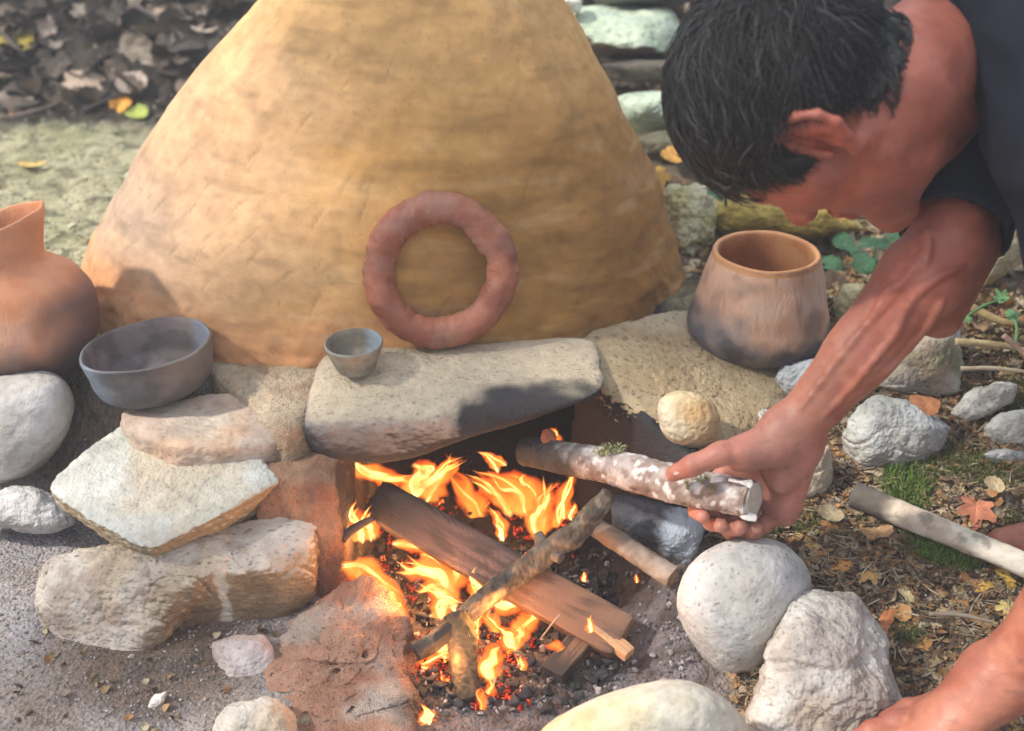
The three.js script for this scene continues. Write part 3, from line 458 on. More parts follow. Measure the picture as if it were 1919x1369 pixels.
// ---------------------------------------------------------------- stones behind, right of the kiln
RS('green_slab', 'large pale green lichen stone behind the kiln top', [[1040, 40], [1065, 15], [1140, 12], [1260, 20], [1290, 60], [1262, 108], [1160, 112], [1080, 95]], 2.30, 0.16, { base: [0.46, 0.53, 0.42], alt: [0.33, 0.40, 0.33], green: [0.30, 0.40, 0.26], pit: 0.7, under: [0.10, 0.08, 0.06] }, { amp: 0.012, detail: 36, p: 20, lean: 0.1 });
RS('brown_slab', 'dark brown stone under the green lichen stone', [[1120, 118], [1180, 106], [1290, 112], [1310, 140], [1240, 156], [1150, 152]], 2.24, 0.14, { base: [0.10, 0.085, 0.065], alt: [0.06, 0.05, 0.045] }, { amp: 0.01, p: 20 });
RS('lichen_stone', 'pale mint green stone low behind the right slope of the kiln', [[1150, 185], [1175, 172], [1280, 166], [1310, 200], [1300, 245], [1200, 250], [1160, 230]], 2.12, 0.12, { base: [0.42, 0.50, 0.39], alt: [0.31, 0.38, 0.31], pit: 0.6 }, { amp: 0.01, p: 18 });
RS('dark_stone', 'dark brown mossy stone behind the forehead of the bending man', [[1185, 258], [1230, 246], [1300, 250], [1320, 290], [1260, 308], [1200, 298]], 2.02, 0.08, { base: [0.14, 0.12, 0.08], alt: [0.08, 0.07, 0.05], green: [0.14, 0.15, 0.06] }, { amp: 0.01 });
RS('top_stone', 'grey stone at the top edge above the green lichen stone', [[1080, -30], [1150, -50], [1300, -50], [1320, -5], [1260, 14], [1130, 12]], 2.42, 0.2, { base: [0.20, 0.20, 0.18], alt: [0.12, 0.12, 0.11] }, { amp: 0.012 });
RS('white_chip', 'bright white stone corner touching the kiln outline at the top edge', [[1035, 0], [1060, -10], [1092, 0], [1085, 25], [1050, 22]], 2.2, 0.05, { base: [0.75, 0.72, 0.65], alt: [0.6, 0.57, 0.5] });
RS('crumbly_stone', 'crumbly whitish lichen stone between the kiln and the conical pot', [[1228, 385], [1250, 345], [1310, 350], [1345, 390], [1335, 450], [1290, 500], [1262, 480], [1240, 430]], 1.86, 0.07, { base: [0.52, 0.50, 0.38], alt: [0.34, 0.32, 0.18], warm: [0.66, 0.62, 0.52], warmAmt: 0.6, green: [0.34, 0.30, 0.10], greenAmt: 0.5, pit: 0.6 }, { amp: 0.016, freq: 26, chip: 0.006, detail: 44 });
RS('ochre_stone', 'mossy ochre yellow stone under the face of the man', [[1318, 400], [1350, 365], [1430, 352], [1520, 362], [1600, 392], [1615, 430], [1540, 450], [1400, 445], [1340, 440]], 1.9, 0.09, { base: [0.56, 0.42, 0.11], alt: [0.40, 0.29, 0.07], warm: [0.50, 0.42, 0.22], green: [0.28, 0.26, 0.06], pit: 0.5 }, { amp: 0.012, detail: 44 });
RS('pitted_stone', 'upright pale pitted stone behind the elbow at the right edge', [[1838, 545], [1848, 480], [1862, 400], [1880, 360], [1925, 365], [1960, 400], [1930, 470], [1880, 520]], 1.72, 0.05, { base: [0.54, 0.50, 0.36], alt: [0.38, 0.33, 0.20], warm: [0.42, 0.30, 0.10], pit: 0.6, scale: 22 }, { amp: 0.006, detail: 40 });
RS('foot_stone', 'yellowish stone at the right of the conical pot foot', [[1560, 560], [1580, 530], [1620, 535], [1640, 580], [1600, 640], [1565, 620]], 1.66, 0.035, { base: [0.45, 0.40, 0.24], alt: [0.30, 0.26, 0.14], green: [0.25, 0.24, 0.08] });

// ---------------------------------------------------------------- pottery
const BLACK = [0.035, 0.033, 0.038];
{ // conical pot
  const at = Y(1415, 654, 0.187), s = 1.0; const t = thing('conical_pot', 'conical clay pot with wide orange mouth and smoke blackened base on the apron', 'pot', null, at);
  const prof = [[0, 0.002], [0.045, 0.0], [0.062, 0.003], [0.088, 0.016], [0.0985, 0.034], [0.0965, 0.05], [0.088, 0.085], [0.079, 0.115], [0.0735, 0.131], [0.0725, 0.135], [0.0695, 0.1365], [0.0655, 0.133], [0.068, 0.118], [0.078, 0.085], [0.086, 0.05], [0.084, 0.03], [0.07, 0.014], [0, 0.010]].map(([r, y]) => [r * 0.96, y * 1.08]);
  mesh('pot_body', potGeo(prof, { seg: 170, wob: 0.003, tone: (p, n, i) => {
    const r = Math.hypot(p.x, p.z), inside = (n.x * p.x + n.z * p.z) < -0.002 && p.y > 0.012, a = fbm(p.x * 22, p.y * 22, p.z * 22, 4), ang = Math.atan2(p.x, p.z);
    if (inside || (p.y > 0.139 && n.y > 0.1)) return mix3([0.52, 0.26, 0.12], [0.44, 0.19, 0.08], sst(-0.2, 0.4, a));
    let c = mix3([0.56, 0.35, 0.255], [0.50, 0.285, 0.185], sst(-0.2, 0.4, a)); c = mix3(c, [0.52, 0.37, 0.30], 0.6 * sst(0.1, 0.5, fbm(p.x * 14 + 4, p.y * 14, p.z * 14, 3)));
    const low = p.y + 0.02 * a; c = mix3(c, BLACK, 0.95 * sst(0.058, 0.036, low - 0.026 * Math.max(0, -Math.sin(ang - 0.1)) - 0.012 * Math.max(0, Math.sin(ang))));
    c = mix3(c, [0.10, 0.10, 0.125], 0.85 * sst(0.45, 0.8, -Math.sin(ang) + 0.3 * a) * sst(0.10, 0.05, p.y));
    c = mix3(c, [0.20, 0.115, 0.085], 0.8 * sst(0.028, 0.012, Math.hypot(p.x - 0.058, p.y - 0.07) + 0.012 * a) * (p.z > 0 ? 1 : 0));
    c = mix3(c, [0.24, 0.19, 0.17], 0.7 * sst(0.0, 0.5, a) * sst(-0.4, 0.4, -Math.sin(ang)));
    const st = noise(ang * 26, p.y * 16, 3.3); c = mul3(c, 1 - 0.35 * sst(0.3, 0.5, st) * sst(0.06, 0.09, p.y));
    return mul3(c, 1 + 0.1 * fbm(p.x * 90, p.y * 30, p.z * 90, 2)); } }), M.pot, t);
}
{ // bowl
  const at = Y(294, 726, 0.199); const t = thing('bowl', 'wide dark grey smoke fired bowl on the flat stone at left', 'bowl', null, at); t.rotation.z = 0.085; t.rotation.x = -0.06;
  const prof = [[0, 0], [0.052, 0.0], [0.068, 0.005], [0.0775, 0.022], [0.0825, 0.042], [0.0865, 0.061], [0.0858, 0.0645], [0.0828, 0.065], [0.0800, 0.059], [0.0755, 0.038], [0.069, 0.020], [0.05, 0.0105], [0, 0.008]];
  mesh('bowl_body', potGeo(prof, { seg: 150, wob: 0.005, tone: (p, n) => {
    const inside = (n.x * p.x + n.z * p.z) < 0 && p.y > 0.006, a = fbm(p.x * 24, p.y * 24, p.z * 24, 4), b = fbm(p.x * 40 + 5, p.y * 40, p.z * 40, 3);
    if (inside) { let c = mix3([0.16, 0.125, 0.125], [0.095, 0.075, 0.075], sst(-0.2, 0.3, a)); c = mix3(c, [0.34, 0.25, 0.25], 0.75 * sst(0.045, 0.02, Math.hypot(p.x - 0.005, p.z - 0.03) + 0.02 * a)); c = mix3(c, [0.20, 0.25, 0.33], 0.7 * sst(0.03, 0.065, p.x)); return mul3(c, 1 + 0.12 * b); }  // light on the inner right wall painted in as a bluish tint
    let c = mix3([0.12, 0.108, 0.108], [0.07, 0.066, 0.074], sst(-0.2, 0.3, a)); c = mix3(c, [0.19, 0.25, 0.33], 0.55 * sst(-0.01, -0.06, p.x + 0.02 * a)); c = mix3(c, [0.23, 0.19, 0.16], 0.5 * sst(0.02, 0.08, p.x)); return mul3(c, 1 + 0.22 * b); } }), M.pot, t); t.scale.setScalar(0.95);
}
{ // cup
  const at = Y(668, 690, 0.240); const t = thing('cup', 'tiny grey green clay cup on the lintel left of the ring', 'cup', null, at); t.rotation.z = 0.03; t.rotation.x = 0.03;
  const prof = [[0, 0.001], [0.02, 0], [0.0245, 0.003], [0.0285, 0.014], [0.0325, 0.024], [0.036, 0.0345], [0.0357, 0.0375], [0.0335, 0.038], [0.0305, 0.033], [0.028, 0.024], [0.022, 0.013], [0, 0.010]];
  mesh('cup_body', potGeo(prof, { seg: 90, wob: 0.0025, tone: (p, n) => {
    const inside = (n.x * p.x + n.z * p.z) < 0 && p.y > 0.006, a = fbm(p.x * 50, p.y * 50, p.z * 50, 4);
    if (inside) return mix3(mix3([0.22, 0.19, 0.14], [0.16, 0.13, 0.095], sst(-0.2, 0.3, a)), [0.25, 0.34, 0.42], 0.7 * sst(0.004, 0.022, p.x));  // inner right side tinted pale blue, painting in the light it catches
    return mix3(mix3([0.27, 0.25, 0.20], [0.18, 0.165, 0.13], sst(-0.2, 0.35, a)), [0.30, 0.33, 0.31], 0.5 * sst(0.028, 0.04, p.y)); } }), M.pot, t);
}
{ // jug at the left edge
  const at = Y(56, 690, 0.18); const t = thing('jug', 'round orange clay jug with upturned spout at the left edge, sooty below', 'jug', null, at);
  const prof = [[0, 0.004], [0.05, 0.0], [0.078, 0.014], [0.097, 0.05], [0.1015, 0.078], [0.097, 0.108], [0.082, 0.135], [0.065, 0.148], [0.054, 0.155], [0.049, 0.168], [0.049, 0.19], [0.0505, 0.21], [0.0485, 0.214], [0.046, 0.211], [0.045, 0.19], [0.045, 0.166], [0.058, 0.145], [0.077, 0.129], [0.092, 0.106], [0.096, 0.078], [0.094, 0.05], [0.07, 0.02], [0, 0.012]];
  mesh('jug_body', potGeo(prof, { seg: 150, wob: 0.004, deform: (v) => { if (v.y > 0.16) { const k = sst(0.16, 0.214, v.y); v.x *= 1 + 0.12 * k; v.y += k * clamp(v.x / 0.05, -1, 1) * 0.016; v.x += k * 0.004; } },
    tone: (p, n) => { const a = fbm(p.x * 14, p.y * 14, p.z * 14, 4); let c = mix3([0.60, 0.27, 0.145], [0.53, 0.205, 0.09], sst(-0.2, 0.4, a)); c = mix3(c, [0.64, 0.40, 0.29], 0.5 * sst(0.2, 0.5, fbm(p.x * 8 + 3, p.y * 8, p.z * 8, 3)) * sst(0.15, 0.1, p.y)); c = mix3(c, [0.05, 0.04, 0.045], 0.95 * sst(0.092, 0.045, p.y + 0.03 * a + 0.015 * p.x / 0.1)); c = mix3(c, [0.10, 0.065, 0.065], 0.85 * sst(0.04, 0.095, p.x + 0.02 * a) * sst(0.15, 0.11, p.y)); return mul3(c, 1 + 0.08 * fbm(p.x * 60, p.y * 60, p.z * 60, 2)); } }), M.pot, t);
}
{ // ring leaning on the kiln
  const t = thing('clay_ring', 'thick red brown clay ring leaning upright against the kiln', 'ring', null, Y(826, 652, 0.244)); t.rotation.x = -0.33; t.rotation.y = 0.02;
  const g = new THREE.TorusGeometry(0.0785, 0.0203, 36, 180), p = g.attributes.position;
  for (let i = 0; i < p.count; i++) { const x = p.getX(i), y = p.getY(i), z = p.getZ(i), a = Math.atan2(y, x), r = Math.hypot(x, y), k = 1 + 0.055 * noise(Math.cos(a) * 1.6 + 4, Math.sin(a) * 1.6, 2) + 0.012 * noise(Math.cos(a) * 6, Math.sin(a) * 6, z * 40); const dr = (r - 0.0785) * (1 + 0.12 * noise(Math.cos(a) * 3 + 9, Math.sin(a) * 3, 1)) + 0.0018 * fbm(x * 60, y * 60, z * 60, 3), facet = 0.0034 * Math.abs(noise(Math.cos(a) * 7 + 2, Math.sin(a) * 7, z * 30 + 5)); p.setXYZ(i, Math.cos(a) * (0.0785 * k + dr - facet), Math.sin(a) * (0.0785 * k + dr - facet), z + 0.0012 * fbm(x * 50 + 3, y * 50, z * 50, 2)); }
  g.translate(0, 0.098, 0); g.computeVertexNormals(); const uv = g.attributes.uv; for (let i = 0; i < uv.count; i++) uv.setXY(i, uv.getX(i) * 4, uv.getY(i));
  paint(g, (q) => { const a = fbm(q.x * 26, q.y * 26, q.z * 26, 4); let c = mix3([0.35, 0.125, 0.072], [0.24, 0.075, 0.042], sst(-0.3, 0.4, a)); c = mix3(c, [0.30, 0.18, 0.145], 0.45 * sst(0.15, 0.55, fbm(q.x * 12 + 7, q.y * 12, q.z * 12, 3) + (q.x < -0.03 ? 0.25 : 0) + (q.y > 0.15 && q.x < 0.02 ? 0.3 : 0))); c = mix3(c, [0.19, 0.10, 0.075], 0.6 * sst(0.2, 0.5, fbm(q.x * 18 + 1, q.y * 18, q.z * 18, 3))); return mul3(c, 1 + 0.12 * fbm(q.x * 90, q.y * 90, q.z * 90, 2)); });
  mesh('ring_body', g, std({ vertexColors: true, bumpMap: T_rock, bumpScale: 0.001, roughness: 0.6 }), t);
}

// ---------------------------------------------------------------- the man
{
  // head frame: up (towards the crown), forward (the face), left (his left, towards the camera)
  const th = 18 * Math.PI / 180, ps = 41 * Math.PI / 180, B = FWD.clone().negate();
  const f0 = RGT.clone().multiplyScalar(-Math.sin(th)).addScaledVector(UPV, -Math.cos(th));
  const hU = RGT.clone().multiplyScalar(-Math.cos(th)).addScaledVector(UPV, Math.sin(th));
  const hF = f0.clone().multiplyScalar(Math.cos(ps)).addScaledVector(B, -Math.sin(ps)), hL = B.clone().multiplyScalar(Math.cos(ps)).addScaledVector(f0, Math.sin(ps));
  const HC = D(1545, 202, 1.10), HS = 1.015, FR = [hU, hF, hL];
  const h = (u, f, s) => HC.clone().addScaledVector(hU, u * HS).addScaledVector(hF, f * HS).addScaledVector(hL, s * HS);
  const E = (u, f, s, ru, rf, rs, k = 0.02) => ell(h(u, f, s), [ru * HS, rf * HS, rs * HS], FR, k);
  const S = (q) => ({ ...q, sub: true });
  const head = [
    E(0.046, -0.008, 0, 0.088, 0.097, 0.074), E(-0.03, 0.03, 0, 0.078, 0.062, 0.056, 0.03), E(0.03, 0.045, 0, 0.055, 0.045, 0.060, 0.03),
    cap(h(-0.05, 0.0, 0.05), 0.017, h(-0.098, 0.070, 0.013), 0.017, 0.03), cap(h(-0.05, 0.0, -0.05), 0.017, h(-0.098, 0.070, -0.013), 0.017, 0.03), E(-0.102, 0.076, 0, 0.017, 0.017, 0.022, 0.02),
    cap(h(-0.006, 0.066, 0.040), 0.017, h(-0.012, 0.035, 0.055), 0.014, 0.025), cap(h(-0.006, 0.066, -0.040), 0.017, h(-0.012, 0.035, -0.055), 0.014, 0.025),
    cap(h(0.026, 0.083, -0.036), 0.010, h(0.028, 0.089, 0), 0.010, 0.016), cap(h(0.026, 0.083, 0.036), 0.010, h(0.028, 0.089, 0), 0.010, 0.016),
    cap(h(0.018, 0.091, 0), 0.007, h(-0.020, 0.112, 0), 0.010, 0.012), E(-0.024, 0.112, 0, 0.011, 0.012, 0.012, 0.01), E(-0.028, 0.101, 0.012, 0.008, 0.010, 0.007, 0.008), E(-0.028, 0.101, -0.012, 0.008, 0.010, 0.007, 0.008),
    cap(h(-0.053, 0.090, -0.016), 0.0055, h(-0.052, 0.096, 0), 0.0065, 0.008), cap(h(-0.053, 0.090, 0.016), 0.0055, h(-0.052, 0.096, 0), 0.0065, 0.008), cap(h(-0.066, 0.089, -0.013), 0.006, h(-0.066, 0.089, 0.013), 0.006, 0.008),
    S(cap(h(-0.0595, 0.101, -0.02), 0.002, h(-0.0595, 0.101, 0.02), 0.002, 0.004)), S(E(0.010, 0.102, 0.032, 0.011, 0.014, 0.014, 0.012)), S(E(0.010, 0.102, -0.032, 0.011, 0.014, 0.014, 0.012)),
    E(0.010, 0.0815, 0.031, 0.0125, 0.0125, 0.0125, 0.003), E(0.010, 0.0815, -0.031, 0.0125, 0.0125, 0.0125, 0.003),
  ];
  for (const s of [1, -1]) { // ears: plate, rim, inner ridge, lobe, hollow
    const e = (u0, f0_, o = 0) => { const u = 0.003 + (u0 - 0.003) * 1.1, f = 0.006 + (f0_ - 0.006) * 1.12; return h(u, f, s * (0.0705 + o * 1.2 - 0.36 * (f + 0.002))); };
    head.push(cap(e(0.024, -0.012), 0.010, e(-0.006, -0.010), 0.008, 0.01));
    const rim = [[0.006, 0.010, 0.003], [0.022, 0.010, 0.007], [0.036, 0.001, 0.010], [0.040, -0.012, 0.011], [0.034, -0.025, 0.011], [0.020, -0.032, 0.010], [0.004, -0.030, 0.009], [-0.010, -0.021, 0.007]];
    for (let i = 0; i < rim.length - 1; i++) head.push(cap(e(...rim[i]), 0.0042, e(...rim[i + 1]), 0.0042, 0.004));
    head.push(cap(e(0.028, -0.012, 0.004), 0.0075, e(0.012, -0.022, 0.004), 0.0075, 0.006), cap(e(0.024, -0.010, 0.007), 0.0035, e(0.006, -0.021, 0.008), 0.0035, 0.004), cap(e(0.006, -0.021, 0.008), 0.0035, e(-0.008, -0.014, 0.007), 0.004, 0.004));
    head.push(cap(e(-0.012, -0.016, 0.003), 0.006, e(-0.022, -0.006, 0.001), 0.007, 0.006), cap(e(0.0, 0.009, 0.005), 0.0045, e(-0.006, 0.006, 0.005), 0.004, 0.005));
    head.push(S(ell(e(0.002, -0.006, 0.012), [0.011, 0.009, 0.010], FR, 0.004)), S(ell(e(0.022, 0.002, 0.012), [0.010, 0.005, 0.006], FR, 0.004)));
  }
  // neck and trunk core
  const NB = D(1812, 100, 1.20), LS = D(2330, 330, 0.98), SR = D(1868, 150, 1.275), CH = D(2160, 120, 1.22), PV = V(1.02, 0.45, -1.10);
  const neck = [cap(h(-0.04, -0.03, 0), 0.054, NB, 0.058, 0.03), cap(h(-0.075, 0.02, 0), 0.042, D(1790, 195, 1.22), 0.042, 0.02), cap(h(-0.05, -0.045, 0.0), 0.046, D(1795, 25, 1.20), 0.05, 0.03),
    cap(h(-0.030, -0.018, 0.056), 0.011, D(1835, 205, 1.135), 0.012, 0.016), cap(h(-0.030, -0.018, -0.056), 0.011, D(1845, 215, 1.25), 0.013, 0.016)];
  const core = [cap(NB, 0.05, CH, 0.08, 0.03), cap(CH, 0.08, PV, 0.08, 0.03), cap(NB, 0.045, SR, 0.036, 0.012), cap(CH, 0.06, LS, 0.042, 0.03)];
  // right arm, reaching down to the log
  const ER = D(1778, 455, 1.175), A1 = D(1728, 520, 1.18), A2 = D(1612, 660, 1.21), WR = D(1482, 812, 1.25);
  const armR = [cap(SR, 0.043, ER, 0.038, 0.008), cap(ER, 0.037, A1, 0.042, 0.012), cap(A1, 0.042, A2, 0.0345, 0.012), cap(A2, 0.0345, WR, 0.026, 0.012), cap(D(1838, 465, 1.19), 0.019, D(1760, 590, 1.21), 0.024, 0.02),
    cap(D(1470, 800, 1.245), 0.021, D(1500, 838, 1.255), 0.021, 0.02)];
  const onArm = (px, py) => { const r = ray(px, py), p = V(); for (let d = 1.05; d < 1.4; d += 0.0004) { p.copy(r).multiplyScalar(d).add(camera.position); if (field(armR0, p) < 0.0004) return p.clone(); } return null; }, armR0 = armR.slice();
  const vein = (pts, r = 0.0019) => { const q = new THREE.CatmullRomCurve3(pts.map(([x, y]) => V(x, y, 0))).getPoints(16).map((e) => onArm(e.x, e.y)); for (let i = 0; i < 16; i++) if (q[i] && q[i + 1]) armR.push(cap(q[i], r * Math.min(1, i / 3 + 0.4), q[i + 1], r * Math.min(1, (15 - i) / 3 + 0.3), 0.006)); };
  vein([[1738, 462], [1712, 500], [1690, 530], [1655, 575], [1620, 612], [1585, 655], [1540, 712], [1500, 765]]);
  vein([[1800, 500], [1765, 515], [1730, 540], [1700, 575], [1680, 620], [1650, 660], [1605, 715], [1545, 780]]);
  vein([[1765, 565], [1742, 605], [1705, 650], [1660, 700]], 0.002); vein([[1690, 530], [1665, 545], [1640, 585]], 0.0017); vein([[1735, 430], [1738, 462], [1730, 500]], 0.0022);
  // right hand closed on the log
  const H = (x, y, d) => D(x, y, d);
  const finger = (pts, r) => { const o = []; for (let i = 0; i < pts.length - 1; i++) o.push(cap(H(...pts[i]), r[i], H(...pts[i + 1]), r[i + 1], 0.006)); return o; };
  const handR = [
    cap(WR, 0.025, H(1400, 868, 1.305), 0.016, 0.016), cap(WR, 0.025, H(1440, 905, 1.31), 0.017, 0.016), cap(H(1500, 840, 1.265), 0.021, H(1478, 935, 1.295), 0.017, 0.016), cap(H(1490, 850, 1.25), 0.018, H(1462, 900, 1.262), 0.015, 0.014),
    cap(H(1380, 868, 1.315), 0.013, H(1470, 965, 1.305), 0.013, 0.016),
    cap(H(1455, 822, 1.24), 0.021, H(1390, 845, 1.235), 0.017, 0.014), cap(H(1450, 845, 1.235), 0.016, H(1385, 860, 1.245), 0.012, 0.014),
    ...finger([[1378, 866, 1.315], [1328, 915, 1.325], [1305, 955, 1.305], [1317, 968, 1.272]], [0.0115, 0.0098, 0.0088, 0.0078]),
    ...finger([[1402, 895, 1.325], [1350, 945, 1.330], [1334, 978, 1.305], [1352, 985, 1.270]], [0.012, 0.0102, 0.0092, 0.0082]),
    ...finger([[1432, 920, 1.322], [1384, 968, 1.325], [1368, 992, 1.300], [1388, 987, 1.262]], [0.0118, 0.010, 0.0092, 0.0085]),
    ...finger([[1465, 950, 1.305], [1430, 985, 1.315], [1410, 1000, 1.290], [1418, 990, 1.266]], [0.0112, 0.0092, 0.0084, 0.0076]),
    ...finger([[1410, 842, 1.238], [1350, 850, 1.228], [1298, 872, 1.232], [1262, 887, 1.245]], [0.0155, 0.0125, 0.0112, 0.0085]),
  ];
  // left arm and hand, braced on the ground at lower right
  const WL = D(1868, 1268, 1.157), EL = D(2090, 1085, 1.07), L = (x, y, d) => D(x, y, d);
  const armL = [cap(LS, 0.046, EL, 0.042, 0.02), cap(EL, 0.042, D(2010, 1150, 1.11), 0.043, 0.03), cap(D(2010, 1150, 1.11), 0.043, WL, 0.029, 0.02), cap(D(1850, 1255, 1.167), 0.02, D(1885, 1300, 1.152), 0.022, 0.02),
    cap(WL, 0.027, L(1755, 1348, 1.180), 0.021, 0.018), cap(WL, 0.026, L(1735, 1385, 1.167), 0.019, 0.018), cap(WL, 0.026, L(1750, 1420, 1.152), 0.018, 0.018), cap(L(1745, 1345, 1.182), 0.016, L(1735, 1430, 1.142), 0.016, 0.016),
    ...finger([[1750, 1345, 1.184], [1680, 1350, 1.190], [1632, 1368, 1.190], [1598, 1385, 1.188]], [0.0135, 0.0108, 0.0096, 0.008]),
    ...finger([[1735, 1372, 1.172], [1655, 1388, 1.177], [1605, 1412, 1.177], [1572, 1432, 1.174]], [0.0125, 0.0105, 0.0095, 0.008]),
    ...finger([[1730, 1400, 1.157], [1650, 1425, 1.162], [1608, 1450, 1.162], [1580, 1470, 1.158]], [0.0122, 0.0102, 0.0092, 0.008]),
    ...finger([[1735, 1428, 1.142], [1675, 1460, 1.147], [1642, 1482, 1.147], [1618, 1498, 1.144]], [0.0112, 0.0092, 0.0084, 0.0074]),
    ...finger([[1830, 1290, 1.172], [1760, 1318, 1.197], [1700, 1330, 1.207], [1660, 1345, 1.212]], [0.015, 0.0125, 0.0108, 0.0085])];
  // legs: one foot beside the pale stick, the other knee on the ground
  const toe = D(1878, 1018, 1.405), heel = V(0.80, 0.10, -1.13), KR = V(0.80, 0.44, -1.24), KL = V(0.92, 0.10, -0.86), AL = V(1.32, 0.09, -0.92);
  const legs = [cap(PV, 0.06, KR, 0.045, 0.03), cap(KR, 0.045, V(0.80, 0.15, -1.14), 0.034, 0.03), cap(V(0.80, 0.13, -1.14), 0.036, heel, 0.032, 0.02), cap(V(0.79, 0.12, -1.14), 0.034, V(0.66, toe.y + 0.015, toe.z + 0.005), 0.030, 0.02), cap(V(0.66, toe.y + 0.012, toe.z), 0.028, toe, 0.019, 0.02), cap(V(0.67, toe.y + 0.004, toe.z + 0.04), 0.022, V(0.60, toe.y, toe.z + 0.045), 0.014, 0.016), cap(V(0.67, toe.y + 0.004, toe.z + 0.06), 0.02, V(0.61, toe.y - 0.002, toe.z + 0.072), 0.012, 0.016),
    cap(PV, 0.06, KL, 0.05, 0.03), cap(KL, 0.05, AL, 0.036, 0.03), cap(AL, 0.034, V(1.46, 0.05, -0.93), 0.026, 0.02)];
  const skinPrims = [...head, ...neck, ...core, ...armR, ...handR, ...armL, ...legs];
  
  const body = meshField(skinPrims, 0.0026, (p, d) => Math.abs(d) > 0.02 ? d : d - 0.0007 * fbm(p.x * 45, p.y * 45, p.z * 45, 2) - 0.0002 * noise(p.x * 160, p.y * 160, p.z * 160));
  const dirLog = WR.clone().sub(ER).normalize();
  const bodyG = boxUV(paint(body, (p, n) => {
    const a = fbm(p.x * 26, p.y * 26, p.z * 26, 4), b = fbm(p.x * 110, p.y * 110, p.z * 110, 3);
    let c = mix3([0.44, 0.165, 0.105], [0.35, 0.108, 0.066], sst(-0.3, 0.4, a));
    const hd = p.distanceTo(HC); c = mix3(c, mix3([0.40, 0.118, 0.075], [0.32, 0.085, 0.053], sst(-0.3, 0.4, a)), sst(0.26, 0.2, hd)); { const q = p.clone().sub(HC); c = mix3(c, [0.52, 0.13, 0.09], 0.6 * sst(0.03, 0.015, Math.hypot(q.dot(hU) / HS - 0.005, q.dot(hF) / HS + 0.012)) * sst(0.062, 0.072, Math.abs(q.dot(hL)))); }
    c = mix3(c, [0.56, 0.24, 0.19], 0.6 * sst(0.13, 0.05, p.distanceTo(H(1390, 890, 1.28))));
    c = mix3(c, [0.30, 0.125, 0.11], 0.28 * sst(0.2, 0.55, fbm(p.x * 35 + 9, p.y * 35, p.z * 35, 2)));
    const q = p.clone().sub(HC), u = q.dot(hU) / HS, f = q.dot(hF) / HS; // beard shadow
    c = mix3(c, [0.20, 0.10, 0.075], 0.45 * sst(-0.045, -0.065, u) * sst(0.015, 0.04, f) * sst(-0.125, -0.11, u)); 
    c = mix3(c, [0.2, 0.09, 0.07], 0.5 * sst(0.42, 0.6, noise(p.x * 130, p.y * 130, p.z * 130))); return mul3(c, 1 + 0.13 * b);
  }), 0.06);
  const man = thing('person', 'dark haired man in navy t-shirt bending over the fire with a birch log', 'person', null, V(0.7, 0.02, -1.1));
  mesh('body', local(bodyG, man), new THREE.MeshPhysicalMaterial({ vertexColors: true, roughness: 0.44, bumpMap: T_skin, bumpScale: 0.0007, sheen: 0.25, sheenColor: new THREE.Color(0.9, 0.5, 0.4), sheenRoughness: 0.6 }), man);
  for (const s of [1, -1]) { const g = new THREE.SphereGeometry(0.0105, 16, 12); const c = h(0.010, 0.0845, s * 0.031); g.translate(c.x, c.y, c.z); paint(g, (p) => { const q = p.clone().sub(c); return q.dot(hF) > 0.0088 ? [0.05, 0.03, 0.02] : [0.6, 0.55, 0.5]; }); mesh('eye', local(g, man), std({ vertexColors: true, roughness: 0.3 }), man); }
  { // thumb nail
    const c = H(1268, 880, 1.2348), g = new THREE.SphereGeometry(1, 16, 10), X = H(1262, 887, 1.245).sub(H(1298, 872, 1.232)).normalize(), Zv = B.clone().addScaledVector(UPV, 0.5).normalize(); Zv.addScaledVector(X, -Zv.dot(X)).normalize(); const Yv = Zv.clone().cross(X);
    g.applyMatrix4(new THREE.Matrix4().makeBasis(X.multiplyScalar(0.0065), Yv.multiplyScalar(0.0055), Zv.multiplyScalar(0.0016)).setPosition(c)); paint(g, () => [0.58, 0.36, 0.33]); mesh('thumb_nail', local(g, man), std({ vertexColors: true, roughness: 0.3 }), man);
  }
  // hair: a close cap over the skull and thousands of short curling locks
  const hairAt = (u, f, s) => { const a = Math.abs(s); let line = f > 0.055 ? 0.070 + (0.09 - f) * -0.2 : f > 0.03 ? 0.030 + (f - 0.03) * 1.5 : f > 0.012 ? -0.004 : f > -0.040 ? 0.054 : f > -0.048 ? -0.02 : -0.062; if (a < 0.05 && f < 0) line = -0.084; return u > line + 0.004 * noise(u * 90, f * 90, s * 90); };
  const hn = [...head, ...neck], skull = (dir, grow) => { const x = dir.x / 0.088, y = dir.y / 0.097, z = dir.z / 0.074; let k = 1 / Math.hypot(x, y, z); if (dir.x < 0.2 && dir.y < 0.1) for (let i = 0; i < 8 && field(hn, h(0.046 + dir.x * k, -0.008 + dir.y * k, dir.z * k)) < 0; i++) k += 0.0022; return [0.046 + dir.x * k * grow, -0.008 + dir.y * k * grow, dir.z * k * grow]; };
  {
    const g = ico(46).clone(), pos = g.attributes.position, d = V(), keep = [];
    for (let i = 0; i < pos.count; i++) { d.fromBufferAttribute(pos, i); let [u, f, s] = skull(d, 1); const on = hairAt(u, f, s); keep.push(on); const gr = on ? 1.055 + 0.07 * sst(0.03, 0.1, u) + 0.06 * fbm(d.x * 5, d.y * 5, d.z * 5, 3) : 0.97; [u, f, s] = skull(d, gr); const w = h(u, f, s); pos.setXYZ(i, w.x, w.y, w.z); }
    const id = g.index.array, out = []; for (let i = 0; i < id.length; i += 3) if (keep[id[i]] || keep[id[i + 1]] || keep[id[i + 2]]) out.push(id[i], id[i + 1], id[i + 2]); g.setIndex(out); g.computeVertexNormals();
    paint(g, () => [0.016, 0.014, 0.014]); const P = [], C = [], idx = [], d2 = V(), sway = V();
